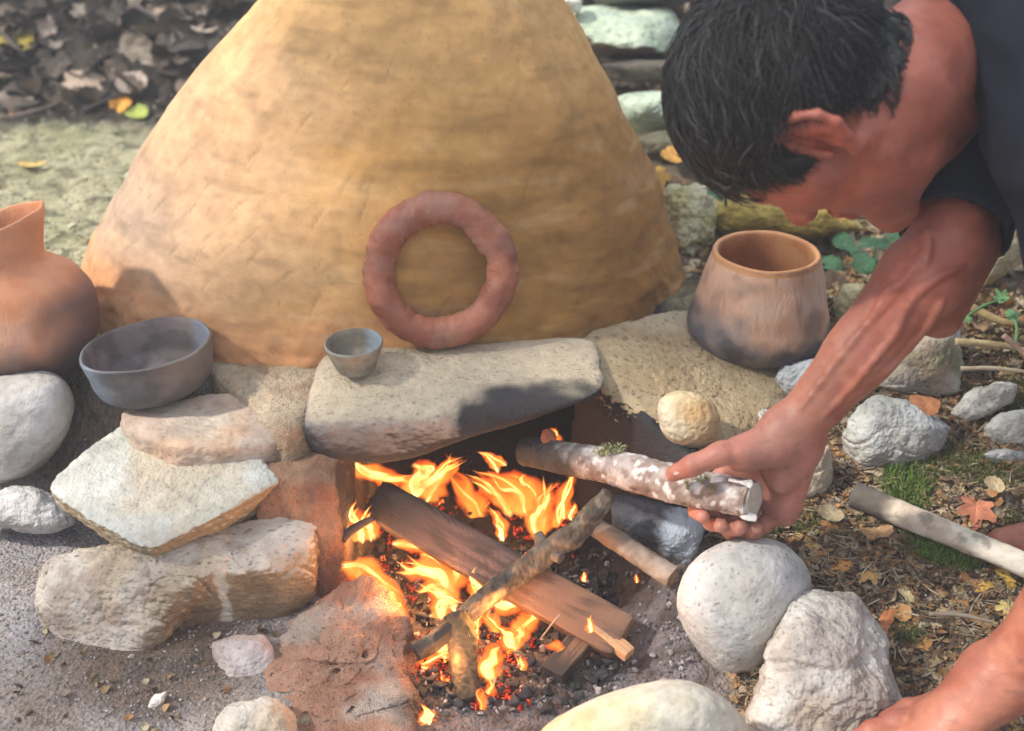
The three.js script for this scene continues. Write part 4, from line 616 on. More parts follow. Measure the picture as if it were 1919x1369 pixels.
    const lock = (u, f, s, dir, n, len, w, curl) => { // one tapered tuft in head axes
      const base = P.length / 3, K = 6, side = n.clone().cross(dir).normalize(), ph = rr(0, 6.28), tone = rnd() < 0.12 ? rr(0.05, 0.13) : rr(0.008, 0.024), v = V(u, f, s), t = dir.clone(), off = side.clone().multiplyScalar(rr(-1, 1));
      for (let k = 0; k <= K; k++) {
        const q = k / K, ww = w * (1 - q * q * 0.9) * (0.6 + 0.4 * Math.min(1, q * 4));
        const rise = 0.004 + len * 0.28 * Math.sin(q * 2.2), b = curl * Math.sin(q * 4.2 + ph);
        const c = v.clone().addScaledVector(t, len * q).addScaledVector(n, rise).addScaledVector(side, b).addScaledVector(n, -len * len * q * q * 4.2);
        for (const [a, e] of [[1, 0], [0, 0.8], [-1, 0], [0, -0.8]]) { const p = c.clone().addScaledVector(side, a * ww).addScaledVector(n, e * ww), W = h(p.x, p.y, p.z); P.push(W.x, W.y, W.z); C.push(tone * 1.0, tone * 0.98, tone * 1.05); }
        if (k) for (let j = 0; j < 4; j++) { const a = base + (k - 1) * 4 + j, a2 = base + (k - 1) * 4 + (j + 1) % 4; idx.push(a, a + 4, a2, a2, a + 4, a2 + 4); }
      }
    };
    for (let i = 0; i < 21000; i++) {
      const zz = rr(-1, 1), an = rr(0, 6.283), q = Math.sqrt(1 - zz * zz); d2.set(zz, q * Math.cos(an), q * Math.sin(an)); const [u, f, s] = skull(d2, 1.03); if (!hairAt(u, f, s)) continue;
      const n = V(d2.x / 0.088, d2.y / 0.097, d2.z / 0.074).normalize(), short = sst(0.05, 0.0, u) * (f < 0.03 ? 1 : 0.4);
      const flow = V(-0.35 + 0.9 * noise(u * 22, f * 22, s * 22), 0.75 + 0.9 * noise(u * 22 + 9, f * 22, s * 22), Math.sign(s) * 0.35 + 0.9 * noise(u * 22, f * 22 + 9, s * 22)); if (f < -0.02 && u < 0.05) flow.add(V(-0.9, -0.7, 0));
      flow.add(V(rr(-0.35, 0.35), rr(-0.35, 0.35), rr(-0.35, 0.35))); flow.addScaledVector(n, -flow.dot(n)).normalize();
      lock(u, f, s, flow, n, rr(0.026, 0.052) * (1 - 0.6 * short), rr(0.00035, 0.00095), rr(0.001, 0.007));
    }
    const g2 = new THREE.BufferGeometry(); g2.setAttribute('position', new THREE.Float32BufferAttribute(P, 3)); g2.setAttribute('color', new THREE.Float32BufferAttribute(C, 3)); g2.setIndex(idx); g2.computeVertexNormals();
    mesh('hair', local(mergeGeometries([g, g2]), man), std({ vertexColors: true, roughness: 0.5 }), man);
    // eyebrows
    const P0 = P.length; P.length = C.length = idx.length = 0; for (const s of [1, -1]) { P.length = C.length = idx.length = 0; for (let i = 0; i < 120; i++) { const t = rnd(); lock(0.026 + 0.004 * Math.sin(t * 3) + rr(-0.003, 0.003), 0.0945 - 0.018 * t * t, s * (0.012 + 0.036 * t), V(0.2, -0.3, s).normalize(), V(0.1, 1, s * 0.3).normalize(), 0.009, 0.0005, 0.0006); }
      const g3 = new THREE.BufferGeometry(); g3.setAttribute('position', new THREE.Float32BufferAttribute(P, 3)); g3.setAttribute('color', new THREE.Float32BufferAttribute(C, 3)); g3.setIndex(idx); g3.computeVertexNormals(); mesh('eyebrow', local(g3, man), std({ vertexColors: true, roughness: 0.5 }), man); }
  }
  // t-shirt: cloth over trunk and shoulders, short sleeves open at the hem
  const hemR = SR.clone().lerp(ER, 0.93), shirtPrims = [cap(D(2010, 20, 1.18), 0.112, D(2160, 130, 1.22), 0.135, 0.04), cap(D(2160, 130, 1.22), 0.135, V(0.93, 0.47, -1.10), 0.135, 0.04), cap(D(1958, -80, 1.12), 0.115, D(2015, 230, 1.07), 0.072, 0.03), cap(D(2022, 230, 1.07), 0.072, D(2105, 490, 1.08), 0.085, 0.03), cap(D(2022, 230, 1.07), 0.07, LS, 0.06, 0.04), cap(D(2130, 330, 1.19), 0.09, V(0.93, 0.45, -1.08), 0.13, 0.05),
    cap(D(1990, 150, 1.25), 0.07, SR, 0.06, 0.03), cap(SR, 0.062, hemR, 0.0565, 0.02), cap(D(2160, 200, 1.1), 0.09, LS, 0.06, 0.04), cap(LS, 0.058, LS.clone().lerp(EL, 0.55), 0.056, 0.02)];
  const dirR = ER.clone().sub(SR).normalize(), endR = SR.clone().lerp(ER, 0.94), endL = LS.clone().lerp(EL, 0.55), dirLf = EL.clone().sub(LS).normalize();
  const sleeveR = cap(hemR.clone().lerp(SR, 0.3), 0.0565, ER, 0.0565), sleeveL = cap(LS.clone().lerp(EL, 0.35), 0.056, EL, 0.056);
  const insideR = cap(SR.clone().lerp(ER, 0.7), 0.049, SR.clone().lerp(ER, 1.25), 0.049), insideN = cap(h(-0.03, -0.03, 0), 0.058, D(1800, 95, 1.20), 0.061), v = V();
  const shirt = meshField(shirtPrims, 0.0037, (p, d) => {
    const fold = 0.009 * noise(p.x * 9 + p.y * 6, p.y * 13 - p.x * 9, p.z * 9) + 0.007 * Math.abs(noise(p.x * 18 + p.y * 20, p.y * 9 - p.z * 12, p.z * 16)) + 0.0014 * noise(p.x * 50, p.y * 50, p.z * 50);
    let e = d + fold * (0.25 + 0.75 * sst(0.01, 0.06, prim(sleeveR, p))); const ar = v.copy(p).sub(SR).dot(dirR); if (prim(sleeveR, p) < 0.02) e = Math.max(e, v.copy(p).sub(endR).dot(dirR) + 0.002 * noise(p.x * 30, p.y * 30, p.z * 30));
    if (prim(sleeveL, p) < 0.03) e = Math.max(e, v.copy(p).sub(endL).dot(dirLf));
    e = Math.max(e, -prim(insideR, p), -prim(insideN, p)); return e;
  });
  mesh('shirt', local(boxUV(paint(shirt, (p) => { const k = 1 + 0.12 * fbm(p.x * 30, p.y * 30, p.z * 30, 2), s = sst(0.19, 0.15, p.distanceTo(hemR) + (p.y > hemR.y + 0.08 ? 0.1 : 0)); return mul3([0.015, 0.018, 0.029], k); }), 0.05), man), new THREE.MeshPhysicalMaterial({ vertexColors: true, roughness: 0.95, bumpMap: T_cloth, bumpScale: 0.0003, specularIntensity: 0.35 }), man);
  const trousers = meshField([cap(V(0.93, 0.45, -1.10), 0.125, PV, 0.145, 0.05), cap(PV, 0.12, KR, 0.075, 0.05), cap(KR, 0.072, V(0.80, 0.2, -1.15), 0.058, 0.03), cap(PV, 0.12, KL, 0.08, 0.05), cap(KL, 0.076, V(1.26, 0.1, -0.91), 0.058, 0.03)], 0.009, (p, d) => d + 0.008 * noise(p.x * 14, p.y * 14, p.z * 14));
  mesh('trousers', local(boxUV(paint(trousers, () => [0.05, 0.05, 0.055]), 0.06), man), std({ vertexColors: true, bumpMap: T_cloth, bumpScale: 0.0004 }), man);
}

// ---------------------------------------------------------------- wood
const bark = (o = {}) => { const k = rnd() * 30; return (p, n, t, a) => { let c = mix3(o.a ?? [0.24, 0.18, 0.12], o.b ?? [0.13, 0.095, 0.065], sst(-0.3, 0.4, fbm(p.x * 30 + k, p.y * 30, p.z * 30, 4))); if (o.c) c = mix3(c, o.c, (o.cAmt ?? 0.7) * sst(0.0, 0.35, fbm(p.x * 22 * (o.fs ?? 1) + k + 8, p.y * 22 * (o.fs ?? 1), p.z * 22 * (o.fs ?? 1), 4))); if (o.d) c = mix3(c, o.d, (o.dAmt ?? 0.7) * sst(0.15, 0.4, fbm(p.x * 50 * (o.fs ?? 1) ** 0.5 + k + 3, p.y * 50 * (o.fs ?? 1) ** 0.5, p.z * 50 * (o.fs ?? 1) ** 0.5, 4))); if (o.burn) c = mix3(c, [0.02, 0.018, 0.018], clamp(o.burn(t, p, n))); return mul3(c, 1 + 0.2 * noise(p.x * 140, p.y * 140, p.z * 140)); }; };
const ringWood = (light, dark) => (t, p) => mul3(mix3(light, dark, 0.5 + 0.5 * Math.sin(t * 26)), 1 + 0.12 * fbm(p.x * 120, p.y * 120, p.z * 120, 2));
{ // birch log in the hand
  const A = D(1412, 936, 1.243), Bp = D(1262, 905, 1.305), C = D(1120, 868, 1.375), E2 = D(985, 845, 1.46), t = thing('birch_log', 'white flaking birch log gripped by the hand, its tip reaching into the fire', 'log', null, A.clone());
  mesh('bark', local(stickGeo([A, Bp, C, E2], [0.0205, 0.0215, 0.0205, 0.018], { seg: 220, ring: 60, amp: 0.1, freq: 30, fine: 0.06, tone: bark({ a: [0.40, 0.345, 0.33], b: [0.24, 0.18, 0.155], c: [0.18, 0.115, 0.09], cAmt: 0.9, d: [0.66, 0.64, 0.64], dAmt: 0.8, fs: 2.2, burn: (q, p) => 0.95 * sst(0.55, 0.8, q + 0.12 * fbm(p.x * 40, p.y * 40, p.z * 40, 2)) }) }), t), M.wood, t);
  const dir = A.clone().sub(Bp).normalize();
  mesh('cut_end', local(disc(A.clone().addScaledVector(dir, 0.0015), dir, 0.0198, { ring: 40, rows: 8, rough: 0.0004, tone: ringWood([0.52, 0.46, 0.40], [0.44, 0.37, 0.31]) }), t), M.wood, t);
  for (const [x, y, d, s] of [[1395, 905, 1.226, 0.013], [1400, 968, 1.236, 0.011], [1372, 900, 1.236, 0.010], [1345, 898, 1.247, 0.010]]) { const c = D(x, y, d), g = rockGeo([...Array(12)].map(() => V(c.x + rr(-1, 1) * s, c.y + rr(-0.35, 0.35) * s, c.z + rr(-0.6, 0.6) * s)), { detail: 8, p: 24, amp: 0.0008, tone: stoneTone({ base: [0.72, 0.69, 0.66], alt: [0.5, 0.45, 0.42] }) }); mesh('bark_flake', local(g, t), M.wood, t); }
  // grey green lichen tufts
  const P = [], idx = [], CC = []; const tuft = (c, n, s) => { for (let i = 0; i < n; i++) { const b = P.length / 3, q = V(rr(-1, 1), rr(-0.1, 1.1), rr(-1, 1)).normalize(), o = V(rr(-s, s), rr(-s, s) * 0.3, rr(-s, s) * 0.5).add(c), w = V(rr(-1, 1), rr(-1, 1), rr(-1, 1)).multiplyScalar(0.0007), e = o.clone().addScaledVector(q, rr(0.003, 0.009)); for (const p of [o.clone().add(w), o.clone().sub(w), e, e.clone().add(V(rr(-1, 1), rr(-1, 1), rr(-1, 1)).multiplyScalar(0.0015))]) { P.push(p.x, p.y, p.z); const k = rr(0.6, 1.2); CC.push(0.30 * k, 0.31 * k, 0.15 * k); } idx.push(b, b + 1, b + 2, b + 1, b + 3, b + 2); } };
  tuft(D(1150, 842, 1.345), 170, 0.012); tuft(D(1125, 848, 1.35), 60, 0.008); tuft(D(1320, 900, 1.262), 90, 0.009); tuft(D(1295, 912, 1.27), 50, 0.006); tuft(D(1340, 915, 1.25), 50, 0.006);
  const g = new THREE.BufferGeometry(); g.setAttribute('position', new THREE.Float32BufferAttribute(P, 3)); g.setAttribute('color', new THREE.Float32BufferAttribute(CC, 3)); g.setIndex(idx); g.computeVertexNormals(); tag(mesh('lichen', local(g, t), M.leaf, t), null, null, null, 'stuff');
}
function beam(name, label, cat, a, b, w, h, opt) { // a sawn piece between two points
  const d = b.clone().sub(a).normalize(), side = d.clone().cross(opt.up ?? V(0, 1, 0)).normalize(), up = side.clone().cross(d), pts = [];
  for (const e of [a, b]) for (const i of [-1, 1]) for (const j of [-1, 1]) pts.push(e.clone().addScaledVector(side, i * w).addScaledVector(up, j * h).addScaledVector(d, (e === a ? -1 : 1) * (opt.skew ?? 0) * i));
  const o = rnd() * 20, len = a.distanceTo(b);
  return rock(name, label, cat, pts, { detail: 46, p: 34, amp: 0.0015, freq: 30, fine: 0.0006, mat: M.wood, ...opt, tone: (p, n) => { const t = p.clone().sub(a).dot(d) / len, s = p.clone().sub(a).dot(side), u = p.clone().sub(a).dot(up); const g = fbm(t * len * 9 + o, s * 160, u * 160, 3); return opt.paint(t, s, u, g, n, d); } });
}
beam('plank', 'wide brown plank lying across the fire from upper left to lower right', 'plank', D(702, 935, 1.485), D(1168, 1196, 1.325), 0.0265, 0.011, { up: D(900, 1000, 1.3).sub(D(900, 1000, 1.4)).addScaledVector(V(0, 1, 0), 0.05), paint: (t, s, u, g, n, d) => { let c = mix3([0.145, 0.088, 0.078], [0.085, 0.052, 0.046], sst(-0.3, 0.4, g)); c = mix3(c, [0.19, 0.105, 0.068], sst(0.6, 0.85, t)); c = mix3(c, [0.022, 0.018, 0.018], 0.95 * Math.max(sst(0.34, 0.05, t + 0.08 * g), sst(0.012, 0.026, -s + 0.01 * g) * sst(0.8, 0.5, t), 0.6 * sst(0.1, 0.4, fbm(t * 9, s * 60, u * 60, 3)))); if (n.dot(d) > 0.6) c = [0.20, 0.11, 0.06]; return c; } });
beam('cut_board', 'short board with a pale orange sawn edge at the lower end of the plank', 'board', D(1112, 1172, 1.335), D(1180, 1226, 1.308), 0.008, 0.006, { skew: 0.0, paint: (t, s, u, g) => mix3([0.62, 0.36, 0.20], [0.50, 0.26, 0.13], sst(-0.3, 0.4, g)) });
beam('charred_board', 'charred board piece lying left of the plank end in the ash', 'board', D(1035, 1265, 1.31), D(1098, 1190, 1.345), 0.014, 0.008, { paint: (t, s, u, g) => mix3(mix3([0.16, 0.09, 0.06], [0.04, 0.03, 0.028], sst(-0.3, 0.3, g)), [0.03, 0.026, 0.026], sst(0.6, 0.1, t)) });
tag(mesh('branch', stickGeo([D(1142, 925, 1.345), D(1085, 990, 1.36), D(1000, 1052, 1.372), D(900, 1130, 1.345), D(830, 1190, 1.32), D(778, 1222, 1.31)], [0.0095, 0.014, 0.0135, 0.0125, 0.0115, 0.0105], { seg: 160, ring: 36, amp: 0.34, freq: 30, fine: 0.12, tone: bark({ burn: (t, p) => 0.85 * sst(0.42, 0.6, t) * sst(-0.15, 0.25, fbm(p.x * 30, p.y * 30, p.z * 30, 3)), a: [0.125, 0.10, 0.078], b: [0.055, 0.044, 0.035], c: [0.085, 0.08, 0.048], d: [0.24, 0.20, 0.155], fs: 1.8, fine: 1, dAmt: 0.5 }) }), M.wood), 'long knotty grey brown branch lying across the plank from lower left to upper right', 'branch');
tag(mesh('branch', stickGeo([D(1008, 1000, 1.385), D(1022, 1030, 1.372), D(1052, 1046, 1.36)], [0.006, 0.009, 0.007], { seg: 24, ring: 14, amp: 0.2, tone: bark({ a: [0.26, 0.21, 0.16], b: [0.14, 0.11, 0.08] }) }), M.wood), 'short stub of grey bark lying against the middle of the long branch', 'branch');
tag(mesh('branch', stickGeo([D(853, 1150, 1.33), D(868, 1210, 1.315), D(872, 1262, 1.30), D(882, 1312, 1.285)], [0.014, 0.0155, 0.015, 0.012], { seg: 90, ring: 36, amp: 0.26, freq: 34, fine: 0.12, tone: bark({ a: [0.10, 0.074, 0.046], b: [0.048, 0.034, 0.022], c: [0.085, 0.07, 0.028], fs: 1.8, burn: (t) => 0.5 * sst(0.2, 0, t) }) }), M.wood), 'short mossy brown branch standing below the long branch, pointing at the camera', 'branch');
{ const A = D(1262, 1082, 1.345), Bq = D(1112, 984, 1.405), t = thing('stick', 'pale straight stick with a broken notched end in front of the angular burnt stone', 'stick', null, A.clone()); mesh('bark', local(stickGeo([Bq, Bq.clone().lerp(A, 0.5), A], [0.0115, 0.0125, 0.0128], { seg: 90, ring: 32, amp: 0.14, fine: 0.06, tone: bark({ fs: 1.6, a: [0.34, 0.27, 0.22], b: [0.20, 0.15, 0.115], c: [0.28, 0.18, 0.105], burn: (q) => 0.7 * sst(0.22, 0, q) }) }), t), M.wood, t); const dir = A.clone().sub(Bq).normalize(); mesh('broken_end', local(disc(A.clone().addScaledVector(dir, 0.001), dir, 0.0125, { rough: 0.0016, tone: ringWood([0.32, 0.22, 0.15], [0.16, 0.10, 0.07]) }), t), M.wood, t); }
{ const A = D(1600, 925, 1.435), Bq = D(1760, 992, 1.385), C = D(1930, 1062, 1.335), E2 = D(2200, 1180, 1.255), t = thing('pole', 'pale peeled pole with a burnt blue black tip lying in the moss at right', 'pole', null, A.clone());
  mesh('bark', local(stickGeo([A, Bq, C, E2], [0.0165, 0.0142, 0.0138, 0.0145], { seg: 170, ring: 30, amp: 0.12, freq: 22, tone: bark({ a: [0.70, 0.62, 0.51], b: [0.56, 0.46, 0.36], c: [0.72, 0.67, 0.60], d: [0.14, 0.11, 0.10], dAmt: 0.55, burn: (q, p) => 0.0 + 0.85 * sst(0.155, 0.10, q + 0.02 * noise(p.x * 60, p.y * 60, p.z * 60)) }) }), t), M.wood, t);
  const dir = A.clone().sub(Bq).normalize(); mesh('burnt_tip', local(disc(A.clone().addScaledVector(dir, 0.001), dir, 0.016, { rough: 0.002, tone: (q, p) => mix3([0.05, 0.06, 0.08], [0.20, 0.25, 0.32], sst(0, 0.4, noise(p.x * 90, p.y * 90, p.z * 90))) }), t), M.wood, t); }
const TWIGS = [
  [[[1088, 1110, 1.36], [1050, 1150, 1.345], [1012, 1198, 1.33]], 0.0016, [0.36, 0.26, 0.2], 'thin bare twig standing over the lower part of the plank'],
  [[[1790, 640, 1.53], [1860, 645, 1.53], [1940, 660, 1.52]], 0.005, [0.42, 0.33, 0.18], 'yellowish dry stem lying above the flat white stone at right'],
  [[[1880, 628, 1.5], [1905, 650, 1.5], [1950, 690, 1.48]], 0.004, [0.42, 0.28, 0.22], 'pinkish dry twig at the right edge above the stems'],
  [[[1820, 575, 1.6], [1870, 600, 1.59], [1950, 612, 1.58]], 0.006, [0.30, 0.22, 0.10], 'brown mossy stem behind the elbow at the right edge'],
  [[[1800, 690, 1.5], [1870, 690, 1.5], [1945, 700, 1.49]], 0.003, [0.5, 0.42, 0.3], 'pale straw stem lying right of the jagged stone'],
  [[[1740, 1150, 1.28], [1800, 1152, 1.28], [1860, 1165, 1.275]], 0.0028, [0.33, 0.26, 0.2], 'grey twig lying on the litter above the braced forearm'],
  [[[560, 812, 1.43], [545, 830, 1.42], [520, 842, 1.42]], 0.003, [0.40, 0.22, 0.12], 'little reddish twig in the gap right of the flat stone'],
  [[[640, 1010, 1.42], [672, 985, 1.43], [700, 970, 1.43]], 0.006, [0.06, 0.04, 0.035], 'charred stick under the upper left end of the plank'],
  [[[150, 235, 2.62], [210, 232, 2.62], [300, 226, 2.62]], 0.011, [0.17, 0.13, 0.10], 'dark brown stick lying at the foot of the leaf bank'],
  [[[20, 240, 2.6], [80, 232, 2.62], [130, 238, 2.62]], 0.009, [0.12, 0.09, 0.07], 'short dark stick at the left edge under the leaf bank'],
];
for (const [pts, r, c, label] of TWIGS) tag(mesh('twig', stickGeo(pts.map((q) => D(...q)), [r, r * 0.9, r * 0.6], { seg: 30, ring: 9, amp: 0.25, freq: 40, tone: bark({ a: c, b: mul3(c, 0.6) }) }), M.wood), label, 'twig');

// ---------------------------------------------------------------- the fire
{
  const fire = thing('fire', 'bright orange wood fire burning among the sticks under the lintel stone', 'fire', null, V(-0.03, 0.01, -1.12));
  const heat = (stops) => { const n = 64, data = new Uint8Array(n * n * 4); for (let j = 0; j < n; j++) for (let i = 0; i < n; i++) { const q = clamp(1.1 - Math.abs(Math.sin(i / n * 6.28319)) + 0.55 * j / (n - 1) - 0.1 + 0.35 * fbm(Math.abs(i / n - 0.5) * 5, j / n * 5, 4, 3)), t = q * (stops.length - 1), k = Math.min(stops.length - 2, Math.floor(t)), c = mix3(stops[k], stops[k + 1], t - k), o = (j * n + i) * 4; for (let q = 0; q < 3; q++) data[o + q] = clamp(c[q]) * 255; data[o + 3] = 255; } const x = new THREE.DataTexture(data, n, n); x.magFilter = THREE.LinearFilter; x.wrapS = THREE.RepeatWrapping; x.needsUpdate = true; return x; };
  const outerMap = heat([[1, 0.36, 0.05], [1, 0.23, 0.025], [0.95, 0.12, 0.01], [0.6, 0.045, 0.003]]), coreMap = heat([[1, 0.78, 0.36], [1, 0.62, 0.20], [1, 0.42, 0.08], [0.9, 0.2, 0.02]]);
  const veil = (lo, hi) => { const n = 64, data = new Uint8Array(n * n * 4); for (let j = 0; j < n; j++) for (let i = 0; i < n; i++) { const e = sst(0, 0.12, j / n) * sst(1, 0.55, j / n), k = clamp((lo + (hi - lo) * e + 0.3 * fbm(Math.abs(i / n - 0.5) * 4, j / n * 3, 7, 3) * e) * sst(0.0, 1.0, Math.abs(Math.sin(i / n * 6.28319))) ** 1.9), o = (j * n + i) * 4; data[o] = data[o + 1] = data[o + 2] = k * 255; data[o + 3] = 255; } const x = new THREE.DataTexture(data, n, n); x.magFilter = THREE.LinearFilter; x.wrapS = THREE.RepeatWrapping; x.needsUpdate = true; return x; };
  const outer = new THREE.MeshStandardMaterial({ color: 0x000000, roughness: 1, emissive: 0xffffff, emissiveMap: outerMap, emissiveIntensity: 1.3, transparent: true, alphaMap: veil(0.05, 0.5), depthWrite: false });
  const core = new THREE.MeshStandardMaterial({ color: 0x000000, roughness: 1, emissive: 0xffffff, emissiveMap: coreMap, emissiveIntensity: 2.7, transparent: true, alphaMap: veil(0.06, 0.75), depthWrite: false });
  // a tongue of flame: a twisting, flattened, tapering body along a path
  function tongue(pts, w, thin = 0.45, wob = 1) {
    const curve = new THREE.CatmullRomCurve3(pts), seg = 26, ring = 16, P = [], UV = [], idx = [], o = rnd() * 40, L = curve.getLength();
    for (let i = 0; i <= seg; i++) {
      const t = i / seg, c = curve.getPointAt(t), T = curve.getTangentAt(t), view = camera.position.clone().sub(c).normalize(), sd = T.clone().cross(view).normalize(), nv = sd.clone().cross(T);
      const tw = 1.1 * noise(t * 3 + o, 2, 1), prof = Math.sin(Math.PI * Math.min(0.98, 0.05 + t * 0.9 + 0.05)) ** 0.7 * (1 - 0.35 * t), r = w * Math.max(0.02, prof) * (1 + 0.3 * wob * noise(t * 4 + o, 5, 1));
      c.addScaledVector(sd, w * 0.5 * wob * noise(t * 4 + o, 9, 2));
      for (let j = 0; j <= ring; j++) { const a = j / ring * 6.2832 + tw, k = r * (1 + 0.22 * wob * noise(Math.cos(a) * 0.9 + o, Math.sin(a) * 0.9, t * 2.2)); const e = c.clone().addScaledVector(sd, Math.cos(a) * k).addScaledVector(nv, Math.sin(a) * k * thin); P.push(e.x, e.y, e.z); UV.push(a / 6.2832, t); }
    }
    for (let i = 0; i < seg; i++) for (let j = 0; j < ring; j++) { const a = i * (ring + 1) + j; idx.push(a, a + 1, a + ring + 1, a + 1, a + ring + 2, a + ring + 1); }
    const g = new THREE.BufferGeometry(); g.setAttribute('position', new THREE.Float32BufferAttribute(P, 3)); g.setAttribute('uv', new THREE.Float32BufferAttribute(UV, 2)); g.setIndex(idx); g.computeVertexNormals(); return g;
  }
  // [path in the photograph, half width in its pixels, depth, core size]
  const FL = [
    [[[668, 870], [690, 885], [730, 895], [775, 905]], 17, 1.50, 0.75], [[[780, 925], [775, 905], [800, 880], [770, 872]], 20, 1.49, 0.8], [[[775, 930], [800, 905], [830, 885], [860, 868]], 20, 1.50, 0.6], [[[800, 940], [812, 915], [840, 880], [850, 868]], 20, 1.53, 0.4], [[[660, 900], [662, 885], [668, 872], [675, 866]], 14, 1.52, 0.5],
    [[[935, 885], [920, 862], [905, 850], [895, 846]], 8, 1.55, 0.5], [[[950, 872], [930, 860], [912, 850], [900, 848]], 7, 1.54, 0.3],
    [[[960, 965], [940, 935], [905, 910], [880, 898]], 15, 1.54, 0.45], [[[985, 970], [975, 930], [945, 905], [905, 900]], 26, 1.57, 0.0], [[[1010, 960], [1000, 930], [975, 900], [950, 895]], 24, 1.58, 0.0], [[[940, 1008], [940, 985], [930, 965], [915, 950]], 11, 1.49, 0.6], [[[942, 1012], [940, 1002], [936, 990], [930, 978]], 8, 1.47, 0.9],
    [[[1015, 1010], [1012, 980], [1020, 945], [1035, 905]], 20, 1.51, 0.55], [[[1005, 1000], [1000, 975], [1010, 955], [1020, 940]], 14, 1.50, 0.7], [[[1070, 972], [1070, 962], [1075, 952], [1078, 944]], 8, 1.46, 0.6], [[[985, 910], [980, 902], [978, 895], [985, 888]], 8, 1.55, 0.2],
    [[[680, 1015], [672, 990], [668, 970], [662, 950]], 26, 1.47, 0.35], [[[700, 1010], [695, 990], [690, 975], [692, 958]], 16, 1.46, 0.55], [[[735, 1018], [765, 1020], [800, 1030], [830, 1052]], 10, 1.445, 0.7], [[[790, 1040], [810, 1045], [828, 1060], [836, 1078]], 15, 1.44, 0.2],
    [[[640, 1062], [680, 1062], [715, 1085], [745, 1125]], 17, 1.405, 0.35], [[[700, 1085], [725, 1105], [745, 1135], [752, 1180]], 17, 1.395, 0.3], [[[740, 1130], [752, 1160], [752, 1195], [742, 1225]], 12, 1.38, 0.25],
    [[[845, 1105], [820, 1075], [780, 1070], [742, 1072]], 22, 1.41, 0.7], [[[850, 1110], [830, 1085], [800, 1065], [770, 1060]], 22, 1.42, 0.4], [[[855, 1140], [835, 1115], [805, 1105], [778, 1105]], 20, 1.39, 0.85], [[[825, 1160], [828, 1140], [835, 1125], [855, 1135]], 18, 1.385, 0.7],
    [[[905, 1110], [900, 1090], [892, 1080], [885, 1070]], 18, 1.405, 0.9], [[[930, 1085], [930, 1075], [932, 1065], [928, 1055]], 10, 1.415, 0.7], [[[925, 1125], [945, 1135], [965, 1125], [972, 1100]], 16, 1.40, 0.85], [[[900, 1130], [890, 1110], [885, 1095], [882, 1080]], 12, 1.41, 0.3],
    [[[835, 1240], [830, 1215], [835, 1190], [845, 1160]], 17, 1.345, 0.55], [[[770, 1255], [800, 1240], [830, 1225], [850, 1222]], 8, 1.345, 0.4], [[[765, 1262], [780, 1248], [800, 1250], [815, 1255]], 9, 1.34, 0.2],
    [[[895, 1175], [890, 1160], [895, 1150], [905, 1145]], 13, 1.355, 0.3], [[[935, 1180], [925, 1165], [915, 1155], [920, 1140]], 13, 1.36, 0.2], [[[970, 1215], [960, 1200], [950, 1190], [940, 1180]], 19, 1.335, 0.7], [[[920, 1275], [915, 1250], [925, 1225], [938, 1210]], 21, 1.31, 0.85], [[[915, 1320], [915, 1300], [920, 1285], [918, 1270]], 11, 1.295, 0.5], [[[960, 1210], [972, 1195], [978, 1185], [970, 1175]], 14, 1.335, 0.6],
    [[[978, 1255], [980, 1245], [976, 1238], [974, 1230]], 9, 1.30, 0.5], [[[900, 1330], [905, 1315], [898, 1300], [905, 1290]], 10, 1.285, 0.0], [[[775, 1335], [770, 1325], [768, 1310], [770, 1295]], 9, 1.29, 0.0], [[[802, 1352], [800, 1345], [802, 1336], [803, 1328]], 15, 1.265, 0.95],
    [[[1095, 1090], [1094, 1084], [1095, 1078], [1094, 1070]], 6, 1.39, 0.8], [[[1193, 1092], [1193, 1086], [1192, 1080], [1192, 1074]], 4, 1.40, 0.3], [[[1108, 1185], [1106, 1175], [1105, 1168], [1104, 1156]], 8, 1.32, 0.8], [[[895, 1195], [893, 1188], [894, 1180], [896, 1172]], 6, 1.34, 0.9],
    [[[900, 985], [890, 950], [870, 915], [850, 880]], 20, 1.60, 0.0], [[[1050, 1000], [1050, 960], [1060, 920], [1075, 880]], 15, 1.58, 0.2], [[[760, 1010], [750, 975], [740, 940], [745, 905]], 17, 1.56, 0.25], [[[830, 1110], [850, 1080], [860, 1050], [880, 1030]], 22, 1.44, 0.3], [[[960, 1190], [985, 1170], [1000, 1150], [990, 1120]], 18, 1.38, 0.3], [[[690, 1130], [690, 1100], [670, 1075], [655, 1050]], 20, 1.42, 0.2], [[[860, 1260], [865, 1240], [880, 1220], [875, 1190]], 14, 1.32, 0.4],
    [[[1060, 1222], [1045, 1212], [1032, 1210], [1020, 1215]], 9, 1.33, 0.0], [[[750, 1250], [742, 1244], [735, 1240], [740, 1228]], 11, 1.345, 0.15], [[[1042, 835], [1040, 825], [1038, 815], [1040, 806]], 12, 1.60, 0.0],
  ];
  for (const [path, w, d, k] of FL) {   // a faint wide flame, and bright narrow licks inside and beside it
    const jit = (q, s) => q.map(([x, y], i) => [x + rr(-s, s) * (0.4 + i * 0.3), y + rr(-s, s) * 0.6 - (i === q.length - 1 ? rr(0, s) : 0)]), pts = (q, e) => q.map(([x, y], i) => D(x, y, d - 0.004 * i - e));
    const m = mesh('flame', local(tongue(pts(path, 0), w / F * d * 1.55, 0.4), fire), outer, fire);
    if (k > 0) mesh('flame_core', local(tongue(pts(jit(path, w * 0.12), 0.002), w / F * d * k * 0.85, 0.4, 1.2), fire), core, m);
    const n = w > 12 ? 3 : w > 7 ? 2 : 0;
